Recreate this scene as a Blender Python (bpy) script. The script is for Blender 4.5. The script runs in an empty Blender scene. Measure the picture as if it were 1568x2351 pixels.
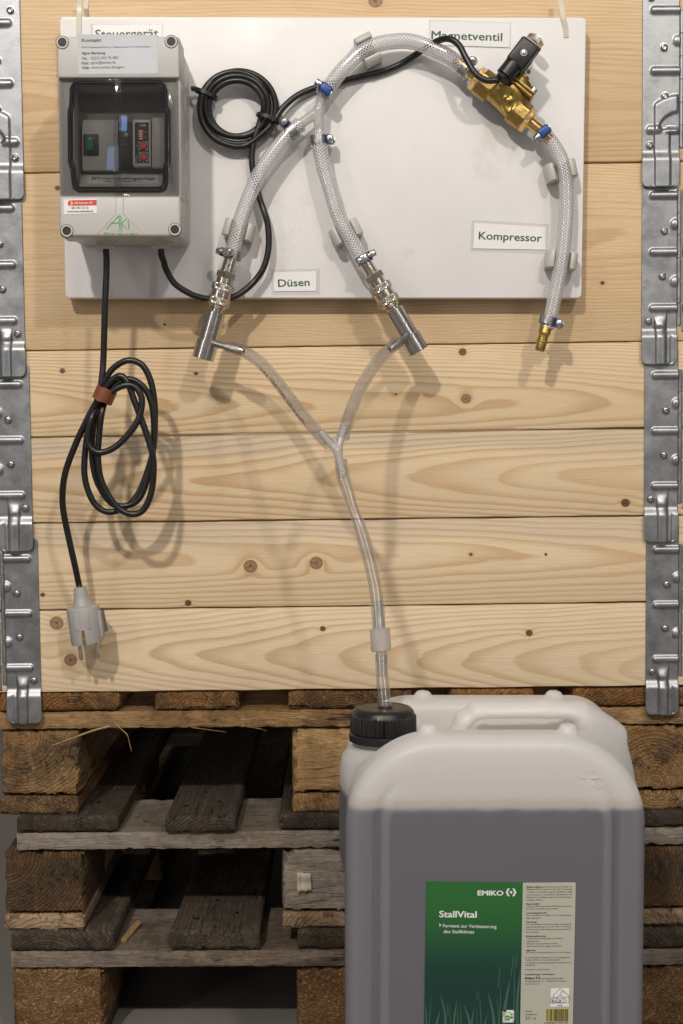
import bpy, bmesh, math, random
import numpy as np
from mathutils import Vector, Matrix, noise as mnoise

random.seed(7)
rng = np.random.default_rng(7)
scene = bpy.context.scene
C = scene.collection
R_ = math.radians

# ------------------------------------------------------------------ camera, world, lamps, exposure
CAM = Vector((0.0, -1.6, 0.742))
PITCH = R_(3.56)
LENS = 48.0
FPX = 2351 * LENS / 36.0
cd = bpy.data.cameras.new('camera')
cd.lens = LENS; cd.sensor_fit = 'VERTICAL'; cd.sensor_height = 36; cd.sensor_width = 24
cd.clip_start = 0.05; cd.clip_end = 60
cam = bpy.data.objects.new('camera', cd); C.objects.link(cam)
cam.location = CAM; cam.rotation_euler = (math.pi/2 - PITCH, 0, 0)
scene.camera = cam

w = bpy.data.worlds.new('World'); scene.world = w; w.use_nodes = True
bg = w.node_tree.nodes['Background']
bg.inputs[0].default_value = (1.0, 0.955, 0.90, 1); bg.inputs[1].default_value = 0.15

def area(name, loc, target, size, power, col, sizey=None):
    ld = bpy.data.lights.new(name, 'AREA'); ld.energy = power; ld.color = col
    ld.shape = 'RECTANGLE'; ld.size = size; ld.size_y = sizey or size
    o = bpy.data.objects.new(name, ld); C.objects.link(o)
    o.location = loc
    o.rotation_euler = (Vector(target) - Vector(loc)).to_track_quat('-Z', 'Y').to_euler()
    return o
area('hall_lamp_left', (-0.85, -3.0, 2.85), (0, 0, 0.75), 0.13, 64, (1.0, 0.93, 0.845), 0.10)
area('hall_lamp_right', (0.95, -3.0, 2.80), (0, 0, 0.75), 0.13, 33, (1.0, 0.93, 0.845), 0.10)
area('added_strip_left', (-2.6, -3.2, 1.6), (0, 0, 0.8), 0.16, 12, (1.0, 0.97, 0.93), 1.9)  # added tall strip, no window known; gives streaks on metal and tubes
area('added_strip_right', (2.3, -3.6, 1.6), (0, 0, 0.8), 0.16, 12, (1.0, 0.97, 0.93), 1.9)  # second added strip, mirrored in the round metal parts
area('hall_ceiling_glow', (0.0, -2.6, 3.6), (0, -1.2, 0.6), 3.4, 30, (1.0, 0.95, 0.88), 2.0)
area('hall_window', (-0.80, -4.2, 2.22), (-0.22, -0.135, 1.08), 0.17, 1.7, (0.30, 0.50, 1.0), 0.36)

scene.view_settings.view_transform = 'Standard'
scene.view_settings.look = 'None'
scene.view_settings.exposure = 0.0
scene.view_settings.gamma = 1.0
scene.view_settings.use_curve_mapping = False
scene.cycles.use_denoising = True
scene.cycles.max_bounces = 14
scene.cycles.diffuse_bounces = 3
scene.cycles.use_adaptive_sampling = True
scene.cycles.adaptive_threshold = 0.03
scene.cycles.adaptive_min_samples = 16
scene.cycles.transparent_max_bounces = 40
scene.cycles.caustics_reflective = False
scene.cycles.caustics_refractive = False
scene.cycles.sample_clamp_indirect = 4.0

# ------------------------------------------------------------------ pixel -> place
def P(px, py, Y):
    """point of the plane at depth Y seen at (px, py) of a 1568 x 2351 copy of the photograph"""
    a = (px - 784.0) / FPX; b = (1175.5 - py) / FPX
    d = Vector((a, math.cos(PITCH) + b*math.sin(PITCH), -math.sin(PITCH) + b*math.cos(PITCH)))
    return CAM + d * ((Y - CAM.y) / d.y)
def zc(x0, y0, s):
    return lambda zx, zy: ((x0 + zx/s)/1.7423, (y0 + zy/s)/1.7423)
zBOX = zc(200, 100, 2.527); zCOIL = zc(750, 200, 2.412); zARC = zc(1200, 50, 1.3635)
zCMP = zc(1750, 500, 2.4747); zNOZ = zc(750, 800, 1.568); zPLUG = zc(200, 1350, 1.742)
zVAL = zc(1880, 120, 4.611); zTUB = zc(700, 1250, 1.4933); zDWN = zc(1100, 1650, 1.9586)
zLN = zc(750, 980, 5.2236); zLAB = zc(1650, 3450, 2.24); zP1 = zc(0, 2700, 1.12); zP3 = zc(0, 3300, 1.12)
def mm(Y): return (Y - CAM.y)/FPX           # metres per pixel at depth Y

# ------------------------------------------------------------------ objects
WLOC = {}
def mk(name, verts, faces, mat, parent=None, smooth=None):
    v = np.asarray(verts, dtype=float).reshape(-1, 3)
    lo, hi = v.min(0), v.max(0); c = (lo + hi)/2
    me = bpy.data.meshes.new(name)
    me.from_pydata((v - c).tolist(), [], [list(map(int, f)) for f in faces])
    me.validate(); me.update()
    if mat is not None: me.materials.append(mat)
    if smooth is not None:
        me.polygons.foreach_set('use_smooth', [True]*len(me.polygons))
        if smooth < 180: me.set_sharp_from_angle(angle=R_(smooth))
    o = bpy.data.objects.new(name, me); C.objects.link(o)
    base = Vector((0, 0, 0))
    if parent is not None:
        o.parent = parent; base = WLOC[parent.name]
    o.location = Vector(c) - base
    WLOC[o.name] = Vector(c)
    return o
def thing(name, label, cat, loc, group=None):
    o = bpy.data.objects.new(name, None); C.objects.link(o); o.empty_display_size = 0.02
    o.location = Vector(loc); WLOC[o.name] = Vector(loc)
    o['label'] = label; o['category'] = cat
    if group: o['group'] = group
    return o
def tag(o, label, cat, group=None):
    o['label'] = label; o['category'] = cat
    if group: o['group'] = group
    return o
def cat_(*parts):
    V, F, n = [], [], 0
    for v, f in parts:
        v = np.asarray(v, dtype=float).reshape(-1, 3)
        V.append(v); F += [[i + n for i in q] for q in f]; n += len(v)
    return np.vstack(V), F

# ------------------------------------------------------------------ shapes
def rbox(center, size, bev=0.001, seg=2, M=None):
    bm = bmesh.new(); bmesh.ops.create_cube(bm, size=1.0)
    for v in bm.verts: v.co = Vector((v.co.x*size[0], v.co.y*size[1], v.co.z*size[2]))
    if bev > 0: bmesh.ops.bevel(bm, geom=list(bm.edges), offset=min(bev, min(size)*0.49), segments=seg, profile=0.5, affect='EDGES')
    bm.verts.index_update()
    V = [(M @ v.co if M else v.co) + Vector(center) for v in bm.verts]
    F = [[v.index for v in f.verts] for f in bm.faces]; bm.free()
    return np.array([tuple(v) for v in V]), F
def bspan(x0, x1, y0, y1, z0, z1, bev=0.001, seg=2):
    return rbox(((x0+x1)/2, (y0+y1)/2, (z0+z1)/2), (abs(x1-x0), abs(y1-y0), abs(z1-z0)), bev, seg)
def quadprism(c4, thick, bev=0.001, seg=2):
    """c4: TL, TR, BR, BL on the front plane; goes back by thick along +Y"""
    bm = bmesh.new()
    a = [bm.verts.new(c) for c in c4]; b = [bm.verts.new(Vector(c) + Vector((0, thick, 0))) for c in c4]
    bm.faces.new(a[::-1]); bm.faces.new(b)
    for i in range(4):
        j = (i+1) % 4; bm.faces.new((a[i], a[j], b[j], b[i]))
    bmesh.ops.recalc_face_normals(bm, faces=list(bm.faces))
    if bev > 0: bmesh.ops.bevel(bm, geom=list(bm.edges), offset=bev, segments=seg, profile=0.5, affect='EDGES')
    bm.verts.index_update()
    V = np.array([tuple(v.co) for v in bm.verts]); F = [[v.index for v in f.verts] for f in bm.faces]; bm.free()
    return V, F
def prism(poly, back, bev=0.0):
    """flat polygon (list of points) extruded by vector back"""
    n = len(poly); back = Vector(back)
    V = [tuple(p) for p in poly] + [tuple(Vector(p)+back) for p in poly]
    F = [list(range(n))[::-1], list(range(n, 2*n))] + [[i, (i+1) % n, n+(i+1) % n, n+i] for i in range(n)]
    return np.array(V), F
def frame(a, ref=Vector((0, -1, 0))):
    a = Vector(a).normalized(); r = Vector(ref) - a*Vector(ref).dot(a)
    if r.length < 1e-4: r = Vector((1, 0, 0)) - a*a.x
    r.normalize(); return a, r, a.cross(r)
def lathe(p0, axis, prof, seg=32, ref=Vector((0, -1, 0)), fn=None, caps=True):
    """prof: (distance along axis, radius); fn(angle, t) adds to the radius"""
    a, r, t = frame(axis, ref); p0 = Vector(p0)
    V, F = [], []
    for (s, rad) in prof:
        for k in range(seg):
            an = 2*math.pi*k/seg; q = rad + (fn(an, s) if fn else 0)
            V.append(tuple(p0 + a*s + (r*math.cos(an) + t*math.sin(an))*q))
    m = len(prof)
    for i in range(m-1):
        for k in range(seg):
            j = (k+1) % seg
            F.append([i*seg+k, i*seg+j, (i+1)*seg+j, (i+1)*seg+k])
    if caps:
        F.append(list(range(seg))[::-1]); F.append([(m-1)*seg+k for k in range(seg)])
    return np.array(V), F
def crom(pts, step):
    pts = [Vector(p) for p in pts]
    q = [pts[0]*2 - pts[1]] + pts + [pts[-1]*2 - pts[-2]]
    dense = []
    for i in range(1, len(q)-2):
        p0, p1, p2, p3 = q[i-1:i+3]
        n = 14
        for k in range(n):
            t = k/n
            dense.append(0.5*((2*p1) + (p2-p0)*t + (2*p0-5*p1+4*p2-p3)*t*t + (3*p1-p0-3*p2+p3)*t**3))
    dense.append(pts[-1])
    A = np.array([tuple(p) for p in dense]); d = np.r_[0, np.cumsum(np.linalg.norm(np.diff(A, axis=0), axis=1))]
    n = max(3, int(d[-1]/step)+1); s = np.linspace(0, d[-1], n)
    return np.stack([np.interp(s, d, A[:, i]) for i in range(3)], 1), s
def frames(A):
    T = np.gradient(A, axis=0); T /= np.linalg.norm(T, axis=1)[:, None]
    N = np.zeros_like(A); ref = np.array([0, -1.0, 0])
    n = ref - T[0]*ref.dot(T[0]); n /= np.linalg.norm(n); N[0] = n
    for i in range(1, len(A)):
        n = N[i-1] - T[i]*N[i-1].dot(T[i]); N[i] = n/np.linalg.norm(n)
    return T, N, np.cross(T, N)
def tube(pts, rad, step=0.004, seg=14, caps=True, radfn=None, squash=None):
    A, s = crom(pts, step); T, N, B = frames(A)
    L = s[-1]; an = np.arange(seg)*2*np.pi/seg
    rr = np.full(len(A), rad) if radfn is None else np.array([radfn(x, L) for x in s])
    V = (A[:, None, :] + rr[:, None, None]*(np.cos(an)[None, :, None]*N[:, None, :] + np.sin(an)[None, :, None]*B[:, None, :])).reshape(-1, 3)
    F = []
    for i in range(len(A)-1):
        for k in range(seg):
            j = (k+1) % seg
            F.append([i*seg+k, (i+1)*seg+k, (i+1)*seg+j, i*seg+j])
    if caps:
        F.append(list(range(seg))); F.append([(len(A)-1)*seg+k for k in range(seg)][::-1])
    return V, F
def shell_box(x0, x1, y0, y1, z0, z1, n, amp, seed, round_=0.0015, chips=0.0, ys=None):
    """closed box as a lattice of points, roughened: worn edges, small dents, chipped corners"""
    nx, ny, nz = n
    xs = np.linspace(x0, x1, nx+1); zs = np.linspace(z0, z1, nz+1)
    ysl = np.linspace(y0, y1, ny+1) if ys is None else np.array(ys); ny = len(ysl)-1
    idx = {}; V = []; F = []
    def vid(i, j, k):
        if (i, j, k) in idx: return idx[(i, j, k)]
        p = Vector((xs[i], ysl[j], zs[k]))
        ex = (-1 if i == 0 else 1 if i == nx else 0); ey = (-1 if j == 0 else 1 if j == ny else 0); ez = (-1 if k == 0 else 1 if k == nz else 0)
        cnt = abs(ex)+abs(ey)+abs(ez)
        q = p*23 + Vector((seed*3.1, seed*1.7, seed*0.9))
        nn = mnoise.noise_vector(q); fine = mnoise.noise_vector(p*90 + Vector((seed, 0, 0)))
        p = p + nn*amp + fine*amp*0.6
        if cnt >= 2:
            pull = round_*(1 + 0.8*mnoise.noise(p*150))
            c = mnoise.noise(p*130 + Vector((seed*5.3, 0, 0)))
            if c > 0.15: pull += chips*(c-0.15)*2.5
            p = p - Vector((ex, ey, ez))*pull
        idx[(i, j, k)] = len(V); V.append(tuple(p)); return idx[(i, j, k)]
    for i in range(nx):
        for j in range(ny):
            F.append([vid(i, j, 0), vid(i, j+1, 0), vid(i+1, j+1, 0), vid(i+1, j, 0)])
            F.append([vid(i, j, nz), vid(i+1, j, nz), vid(i+1, j+1, nz), vid(i, j+1, nz)])
    for i in range(nx):
        for k in range(nz):
            F.append([vid(i, 0, k), vid(i+1, 0, k), vid(i+1, 0, k+1), vid(i, 0, k+1)])
            F.append([vid(i, ny, k), vid(i, ny, k+1), vid(i+1, ny, k+1), vid(i+1, ny, k)])
    for j in range(ny):
        for k in range(nz):
            F.append([vid(0, j, k), vid(0, j, k+1), vid(0, j+1, k+1), vid(0, j+1, k)])
            F.append([vid(nx, j, k), vid(nx, j+1, k), vid(nx, j+1, k+1), vid(nx, j, k+1)])
    return np.array(V), F
def surface_nets(f, lo, hi, h):
    ax = [np.arange(lo[i], hi[i]+h, h) for i in range(3)]
    X, Y, Z = np.meshgrid(*ax, indexing='ij'); v = f(X, Y, Z)
    s = v < 0
    nx, ny, nz = v.shape
    acc = np.zeros((nx-1, ny-1, nz-1, 3)); cnt = np.zeros((nx-1, ny-1, nz-1))
    cor = [(i, j, k) for i in (0, 1) for j in (0, 1) for k in (0, 1)]
    sl = lambda a, c: a[c[0]:nx-1+c[0], c[1]:ny-1+c[1], c[2]:nz-1+c[2]]
    for a in cor:
        for d in range(3):
            if a[d]: continue
            b = list(a); b[d] = 1; b = tuple(b)
            va, vb = sl(v, a), sl(v, b); m = (va < 0) != (vb < 0)
            t = np.where(m, va/np.where(m, va-vb, 1), 0)
            for e in range(3):
                acc[..., e] += m*(a[e] + (t if e == d else 0))
            cnt += m
    act = cnt > 0; idx = -np.ones(act.shape, int); idx[act] = np.arange(act.sum())
    c = np.argwhere(act); pts = (acc[act]/cnt[act][:, None] + c)*h + np.array([a[0] for a in ax])
    F = []
    for d in range(3):
        e, g = [(1, 2), (2, 0), (0, 1)][d]
        a0 = [slice(None)]*3; a1 = [slice(None)]*3
        a0[d] = slice(0, -1); a1[d] = slice(1, None)
        m = s[tuple(a0)] != s[tuple(a1)]
        for q in np.argwhere(m):
            if q[e] < 1 or q[g] < 1 or q[e] >= act.shape[e] or q[g] >= act.shape[g]: continue
            i0 = list(q); i1 = list(q); i1[e] -= 1; i2 = list(i1); i2[g] -= 1; i3 = list(q); i3[g] -= 1
            quad = [idx[tuple(i0)], idx[tuple(i1)], idx[tuple(i2)], idx[tuple(i3)]]
            F.append(quad if s[tuple(q)] else quad[::-1])
    e = h*0.2
    for _ in range(2):
        x, y, z = pts.T
        f0 = f(x, y, z)
        g = np.stack([f(x+e, y, z)-f(x-e, y, z), f(x, y+e, z)-f(x, y-e, z), f(x, y, z+e)-f(x, y, z-e)], 1)/(2*e)
        g2 = np.maximum((g*g).sum(1), 0.2)
        pts = pts - np.clip(f0/g2, -h, h)[:, None]*g
    return pts, F
def smin(a, b, k):
    h = np.clip(0.5 + 0.5*(b-a)/k, 0, 1); return b*(1-h) + a*h - k*h*(1-h)
def smax(a, b, k): return -smin(-a, -b, k)
def sd_box(x, y, z, c, hs, r=0.0):
    qx, qy, qz = np.abs(x-c[0])-hs[0]+r, np.abs(y-c[1])-hs[1]+r, np.abs(z-c[2])-hs[2]+r
    return np.sqrt(np.maximum(qx, 0)**2 + np.maximum(qy, 0)**2 + np.maximum(qz, 0)**2) + np.minimum(np.maximum(qx, np.maximum(qy, qz)), 0) - r
def sd_cap(x, y, z, a, b, r, sy=1.0):
    a, b = np.array(a), np.array(b); d = b-a
    t = np.clip(((x-a[0])*d[0] + (y-a[1])*d[1] + (z-a[2])*d[2])/d.dot(d), 0, 1)
    return np.sqrt((x-a[0]-t*d[0])**2 + ((y-a[1]-t*d[1])/sy)**2 + (z-a[2]-t*d[2])**2) - r
def sd_cyl(x, y, z, c, ax, r, h0, h1, rd=0.0):
    i, j = [k for k in range(3) if k != ax]; q = (x, y, z)
    d = np.sqrt((q[i]-c[i])**2 + (q[j]-c[j])**2) - r + rd
    e = np.maximum(h0 - q[ax], q[ax] - h1) + rd
    return np.minimum(np.maximum(d, e), 0) + np.sqrt(np.maximum(d, 0)**2 + np.maximum(e, 0)**2) - rd

# ------------------------------------------------------------------ text as flat print
_TXT = {}
def glyphs(s, bold=0.0):
    key = (s, bold)
    if key in _TXT: return _TXT[key]
    cu = bpy.data.curves.new('t', 'FONT'); cu.body = s; cu.size = 1.0; cu.resolution_u = 3
    ob = bpy.data.objects.new('t', cu); C.objects.link(ob)
    bpy.context.view_layer.update()
    me = bpy.data.meshes.new_from_object(ob.evaluated_get(bpy.context.evaluated_depsgraph_get()))
    V = np.array([tuple(v.co) for v in me.vertices]).reshape(-1, 3); F = [list(p.vertices) for p in me.polygons]
    bpy.data.objects.remove(ob); bpy.data.curves.remove(cu); bpy.data.meshes.remove(me)
    if bold > 0:
        Vs, Fs = [], []
        for i, (dx, dy) in enumerate(((-1, 0), (1, 0), (0, 0.7), (0, -0.7))):
            q = V.copy(); q[:, 0] += dx*bold; q[:, 1] += dy*bold; q[:, 2] = i*0.02; Fs += [[k + len(V)*i for k in f] for f in F]; Vs.append(q)
        V, F = np.vstack(Vs), Fs
    _TXT[key] = (V, F); return V, F
def text_fr(s, o, ex, ey, bold=0.0, lift=Vector((0, -0.00015, 0)), fit=True):
    """text with its box width spanning vector ex and its capital height vector ey"""
    V, F = glyphs(s, bold)
    x0, x1 = V[:, 0].min(), V[:, 0].max()
    o = np.array(o + lift); ex = np.array(ex); ey = np.array(ey)
    u = (V[:, 0]-x0)/(x1-x0); v = V[:, 1]/0.729
    up = np.array(lift)/max(1e-9, lift.length)
    return o + u[:, None]*ex + v[:, None]*ey + (V[:, 2]*0.001)[:, None]*up, F
def text_px(s, A, B, cap, Y, bold=0.0, lift=0.00015):
    a, b = P(*A, Y), P(*B, Y); ex = b-a
    ey = Vector((-ex.z, 0, ex.x)).normalized()*cap*mm(Y)
    return text_fr(s, a, ex, ey, bold, Vector((0, -lift, 0)))
def poly_px(pts, Y, lift=0.0001):
    V = [tuple(P(x, y, Y) + Vector((0, -lift, 0))) for x, y in pts]
    return np.array(V), [list(range(len(V)))]
def card_px(pts, Y, th=0.0003):
    """thin sheet with real thickness, front at Y - th"""
    return prism([P(x, y, Y) + Vector((0, -th, 0)) for x, y in pts], (0, th, 0))

# ------------------------------------------------------------------ node graphs
class V_:
    def __init__(s, g, k): s.g, s.k = g, k
    def __add__(s, o): return s.g.m('ADD', s, o)
    __radd__ = __add__
    def __sub__(s, o): return s.g.m('SUBTRACT', s, o)
    def __rsub__(s, o): return s.g.m('SUBTRACT', o, s)
    def __mul__(s, o): return s.g.m('MULTIPLY', s, o)
    __rmul__ = __mul__
    def __truediv__(s, o): return s.g.m('DIVIDE', s, o)
class Gr:
    def __init__(s, name):
        s.mat = bpy.data.materials.new(name); s.mat.use_nodes = True
        s.nt = s.mat.node_tree; s.nt.nodes.clear()
        s.out = s.nt.nodes.new('ShaderNodeOutputMaterial')
    def n(s, t, **kw):
        q = s.nt.nodes.new('ShaderNode'+t)
        for k, v in kw.items(): setattr(q, k, v)
        return q
    def put(s, sock, v):
        if isinstance(v, V_): s.nt.links.new(v.k, sock)
        elif isinstance(v, bpy.types.NodeSocket): s.nt.links.new(v, sock)
        elif isinstance(v, (tuple, list)): sock.default_value = tuple(v) + ((1,) if len(v) == 3 and len(sock.default_value) == 4 else ())
        else: sock.default_value = v
    def m(s, op, *a):
        q = s.n('Math', operation=op)
        for i, v in enumerate(a): s.put(q.inputs[i], v)
        return V_(s, q.outputs[0])
    def ss(s, lo, hi, v):
        q = s.n('MapRange', interpolation_type='SMOOTHSTEP'); s.put(q.inputs[0], v); q.inputs[1].default_value = lo; q.inputs[2].default_value = hi
        return V_(s, q.outputs[0])
    def lin(s, lo, hi, a, b, v):
        q = s.n('MapRange'); s.put(q.inputs[0], v)
        for i, x in enumerate((lo, hi, a, b)): s.put(q.inputs[i+1], x)
        return V_(s, q.outputs[0])
    def xyz(s, kind='Object'):
        q = s.n('TexCoord'); p = s.n('SeparateXYZ'); s.nt.links.new(q.outputs[kind], p.inputs[0])
        return [V_(s, p.outputs[i]) for i in range(3)]
    def comb(s, x, y, z):
        q = s.n('CombineXYZ')
        for i, v in enumerate((x, y, z)): s.put(q.inputs[i], v)
        return V_(s, q.outputs[0])
    def noise(s, vec, scale=1.0, detail=2.0, rough=0.5):
        q = s.n('TexNoise'); s.put(q.inputs['Vector'], vec); q.inputs['Scale'].default_value = scale
        q.inputs['Detail'].default_value = detail; q.inputs['Roughness'].default_value = rough
        return V_(s, q.outputs[0])
    def voro(s, vec, scale, feat='F1', out=0, rand=1.0):
        q = s.n('TexVoronoi', feature=feat); s.put(q.inputs['Vector'], vec); q.inputs['Scale'].default_value = scale
        q.inputs['Randomness'].default_value = rand
        return V_(s, q.outputs[out])
    def mix(s, f, a, b):
        q = s.n('Mix', data_type='RGBA'); s.put(q.inputs[0], f); s.put(q.inputs[6], a); s.put(q.inputs[7], b)
        return V_(s, q.outputs[2])
    def mul(s, f, a, b):
        q = s.n('Mix', data_type='RGBA', blend_type='MULTIPLY'); s.put(q.inputs[0], f); s.put(q.inputs[6], a); s.put(q.inputs[7], b)
        return V_(s, q.outputs[2])
    def rgbv(s, v): return s.comb(v, v, v)
    def bump(s, h, strength, dist):
        q = s.n('Bump'); s.put(q.inputs['Height'], h); q.inputs['Strength'].default_value = strength; q.inputs['Distance'].default_value = dist
        return V_(s, q.outputs[0])
    def principled(s, **kw):
        q = s.n('BsdfPrincipled')
        for k, v in kw.items(): s.put(q.inputs[k.replace('_', ' ')], v)
        return q
    def done(s, sh):
        s.nt.links.new(sh.outputs[0] if not isinstance(sh, V_) else sh.k, s.out.inputs[0]); return s.mat
def plain(name, col, rough=0.5, metal=0.0, vary=0.06, scale=60.0, bump=0.05, bscale=400.0, specks=0.0, spec=0.5, stain=None, rvar=0.1, bdist=0.0004):
    g = Gr(name); X, Y, Z = g.xyz(); vec = g.comb(X, Y, Z)
    n1 = g.noise(vec, scale, 4, 0.6); n2 = g.noise(vec, bscale, 2)
    c = g.mix(g.ss(0.25, 0.75, n1), [x*(1-vary) for x in col], [min(1, x*(1+vary)) for x in col])
    if stain: 
        st = g.ss(stain[1], stain[1]+0.12, g.noise(vec, stain[2], 5, 0.65)); c = g.mix(st*stain[3], c, stain[0])
    if specks:
        sp = g.voro(vec, 260.0); rr = g.noise(vec, 45.0, 1)
        c = g.mix(g.m('MULTIPLY', g.m('LESS_THAN', sp, 0.10), g.ss(0.60, 0.66, rr))*specks, c, (0.10, 0.085, 0.07))
    rg = g.lin(0.2, 0.8, max(0.02, rough-rvar), min(1, rough+rvar), g.noise(vec, scale*1.7, 3))
    b = g.bump(n2, bump, bdist)
    return g.done(g.principled(Base_Color=c, Roughness=rg, Metallic=metal, Normal=b, Specular_IOR_Level=spec))
def clear(name, tint, haze=0.08, hazecol=(0.8, 0.8, 0.8), rough=0.06, edge=0.35, gloss=1.0, brown=0.0, dark=0.0):
    """clear plastic: passes light straight on, a little cloudy, cloudier where the wall is seen edge-on"""
    g = Gr(name); X, Y, Z = g.xyz(); vec = g.comb(X, Y, Z)
    lw = g.n('LayerWeight'); lw.inputs[0].default_value = 0.5
    tr = g.n('BsdfTransparent'); g.put(tr.inputs[0], g.mix(g.m('POWER', V_(g, lw.outputs['Facing']), 2.5)*dark, tint, (0.42, 0.40, 0.39)))
    df = g.n('BsdfDiffuse'); tl = g.n('BsdfTranslucent')
    hc = hazecol
    if brown: hc = g.mix(g.ss(0.64, 0.70, g.noise(vec, 70, 3))*brown, hazecol, (0.22, 0.12, 0.04))
    g.put(df.inputs[0], hc); g.put(tl.inputs[0], hc)
    md = g.n('MixShader'); md.inputs[0].default_value = 0.5; g.nt.links.new(df.outputs[0], md.inputs[1]); g.nt.links.new(tl.outputs[0], md.inputs[2])
    fac = g.m('POWER', V_(g, lw.outputs['Facing']), 3.0)*edge + haze
    if brown: fac = fac + g.ss(0.64, 0.70, g.noise(vec, 70, 3))*brown*0.6
    m1 = g.n('MixShader'); g.put(m1.inputs[0], fac); g.nt.links.new(tr.outputs[0], m1.inputs[1]); g.nt.links.new(md.outputs[0], m1.inputs[2])
    gl = g.n('BsdfGlossy'); gl.inputs['Roughness'].default_value = rough
    sch = g.m('POWER', V_(g, lw.outputs['Facing']), 5.0)*0.96 + 0.04
    m2 = g.n('MixShader'); g.put(m2.inputs[0], sch*gloss); g.nt.links.new(m1.outputs[0], m2.inputs[1]); g.nt.links.new(gl.outputs[0], m2.inputs[2])
    return g.done(m2)
def wood(name, along='X', pith=(0.0, 0.06), freq=270.0, light=(0.66, 0.48, 0.29), dark=(0.46, 0.28, 0.13), taper=0.02, wav=0.006,
         knots=(), stain=None, dirt=0.0, dirtcol=(0.04, 0.03, 0.02), bump=0.25, rnd=False, rough=0.55, contrast=0.75, blotch=0.15,
         cracks=0.0, wear=0.0, wearcol=(0.5, 0.42, 0.33), sawn=0.0, drift=0.0):
    """boards cut out of a log: rings round a pith line run through the solid board, knots push them aside"""
    g = Gr(name); X, Y, Z = g.xyz()
    if along == 'X': u, v, q = X, Z, Y
    else: u, v, q = Y, X, Z
    rs = None
    if rnd:
        oi = g.n('ObjectInfo'); rs = V_(g, oi.outputs['Random'])
        u = u + rs*7.3; v = v + (rs-0.5)*0.05; q = q + (g.m('FRACT', rs*17.3)-0.5)*0.06
    low = g.noise(g.comb(u*2.2, v*7.0, q*7.0), 1.0, 2) - 0.5
    mid = g.noise(g.comb(u*9.0, v*40.0, q*40.0), 1.0, 3) - 0.5
    cv = v - pith[0] + low*(wav*2) + u*drift
    cq = q - pith[1]
    r = g.m('SQRT', cv*cv + cq*cq) + u*taper + mid*0.0028 + low*wav
    kmask = None
    for (ku, kv, kr, kt) in knots:
        du, dv = u-ku, v-kv
        e = g.m('EXPONENT', (du*du/((1.9*kr)**2) + dv*dv/((1.5*kr)**2))*-1.0)
        r = r + e*(kr*0.45)
        dk = g.m('SQRT', du*du + dv*dv*1.15) + mid*(kr*0.35)
        msk = g.ss(kr*1.12, kr*0.86, dk) if False else (1.0 - g.ss(kr*0.86, kr*1.10, dk))
        ring = g.m('FRACT', dk*(3.3/kr)); core = 1.0 - g.ss(kr*0.10, kr*0.32, dk)
        rim = g.ss(kr*0.72, kr*0.98, dk)
        kc = g.mix(ring*0.45, (0.34, 0.20, 0.11) if kt else (0.16, 0.085, 0.045), (0.22, 0.12, 0.065) if kt else (0.09, 0.045, 0.025))
        kc = g.mix(rim*0.75, kc, (0.09, 0.045, 0.022)); kc = g.mix(core*0.8, kc, (0.08, 0.04, 0.02))
        ang = g.m('ARCTAN2', dv, du); ck_ = (1.0 - g.ss(0.05, 0.16, g.m('ABSOLUTE', g.m('SINE', ang*1.5 + ku*50.0))))*g.ss(kr*0.05, kr*0.15, dk)*(1.0-g.ss(kr*0.6, kr*0.85, dk))
        kc = g.mix(ck_*0.85, kc, (0.03, 0.015, 0.008))
        halo = g.m('EXPONENT', (du*du + dv*dv)*(-1.0/((1.7*kr)**2)))
        kmask = (kmask or []) + [(msk, kc, halo)]
    ph = r*freq + g.noise(g.comb(r*55.0, 0.0, 0.0), 1.0, 2)*2.6
    f = g.m('FRACT', ph)
    late = g.ss(0.34, 0.92, f)*(1.0 - g.ss(0.90, 1.0, f))
    amp = g.lin(0.3, 0.7, contrast*0.35, contrast, g.noise(g.comb(r*36.0, u*0.8, 3.0), 1.0, 1))
    fib = g.noise(g.comb(u*26.0, v*900.0, q*900.0), 1.0, 2)
    col = g.mix(late*amp, light, dark)
    bl = g.noise(g.comb(u*4.0, v*16.0, q*16.0), 1.0, 3)
    col = g.mul(g.lin(0.3, 0.75, 0.0, blotch*2.2, bl), col, (0.74, 0.66, 0.55))
    col = g.mul(g.lin(0.35, 0.75, 0.0, 0.30, fib), col, (0.72, 0.65, 0.55))
    if stain:
        sm = g.ss(stain[0], stain[1], v + low*0.05 + mid*0.02)
        col = g.mix(sm*stain[2], col, g.mul(1.0, g.mix(late*amp, (0.47, 0.40, 0.31), (0.33, 0.27, 0.20)), (1, 1, 1)))
    if kmask:
        for msk, kc, halo in kmask:
            col = g.mul(halo*0.35, col, (0.84, 0.68, 0.50)); col = g.mix(msk, col, kc)
    hgt = (fib if knots else late*0.5 + fib*0.5)
    if sawn:
        sw = g.noise(g.comb(u*60.0, v*330.0, q*330.0), 1.0, 4, 0.7); hgt = hgt + sw*sawn
    if dirt:
        d1 = g.noise(g.comb(X*15.0, Y*7.0, Z*21.0), 1.0, 6, 0.7)
        if rs is not None: d1 = d1 + (rs-0.5)*0.16
        dm = g.ss(0.45, 0.60, d1); col = g.mix(dm*dirt, col, dirtcol)
        d2 = g.noise(g.comb(X*120.0, Y*60.0, Z*120.0), 1.0, 5, 0.75)
        col = g.mul(g.ss(0.45, 0.70, d2)*min(1, dirt*1.1), col, (0.35, 0.30, 0.26)); hgt = hgt + d2*1.3
    if wear:
        w1 = g.noise(g.comb(u*34.0 + 4.0, v*240.0, q*240.0), 1.0, 4, 0.65)
        col = g.mix(g.ss(0.56, 0.70, w1)*wear, col, wearcol)
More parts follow.
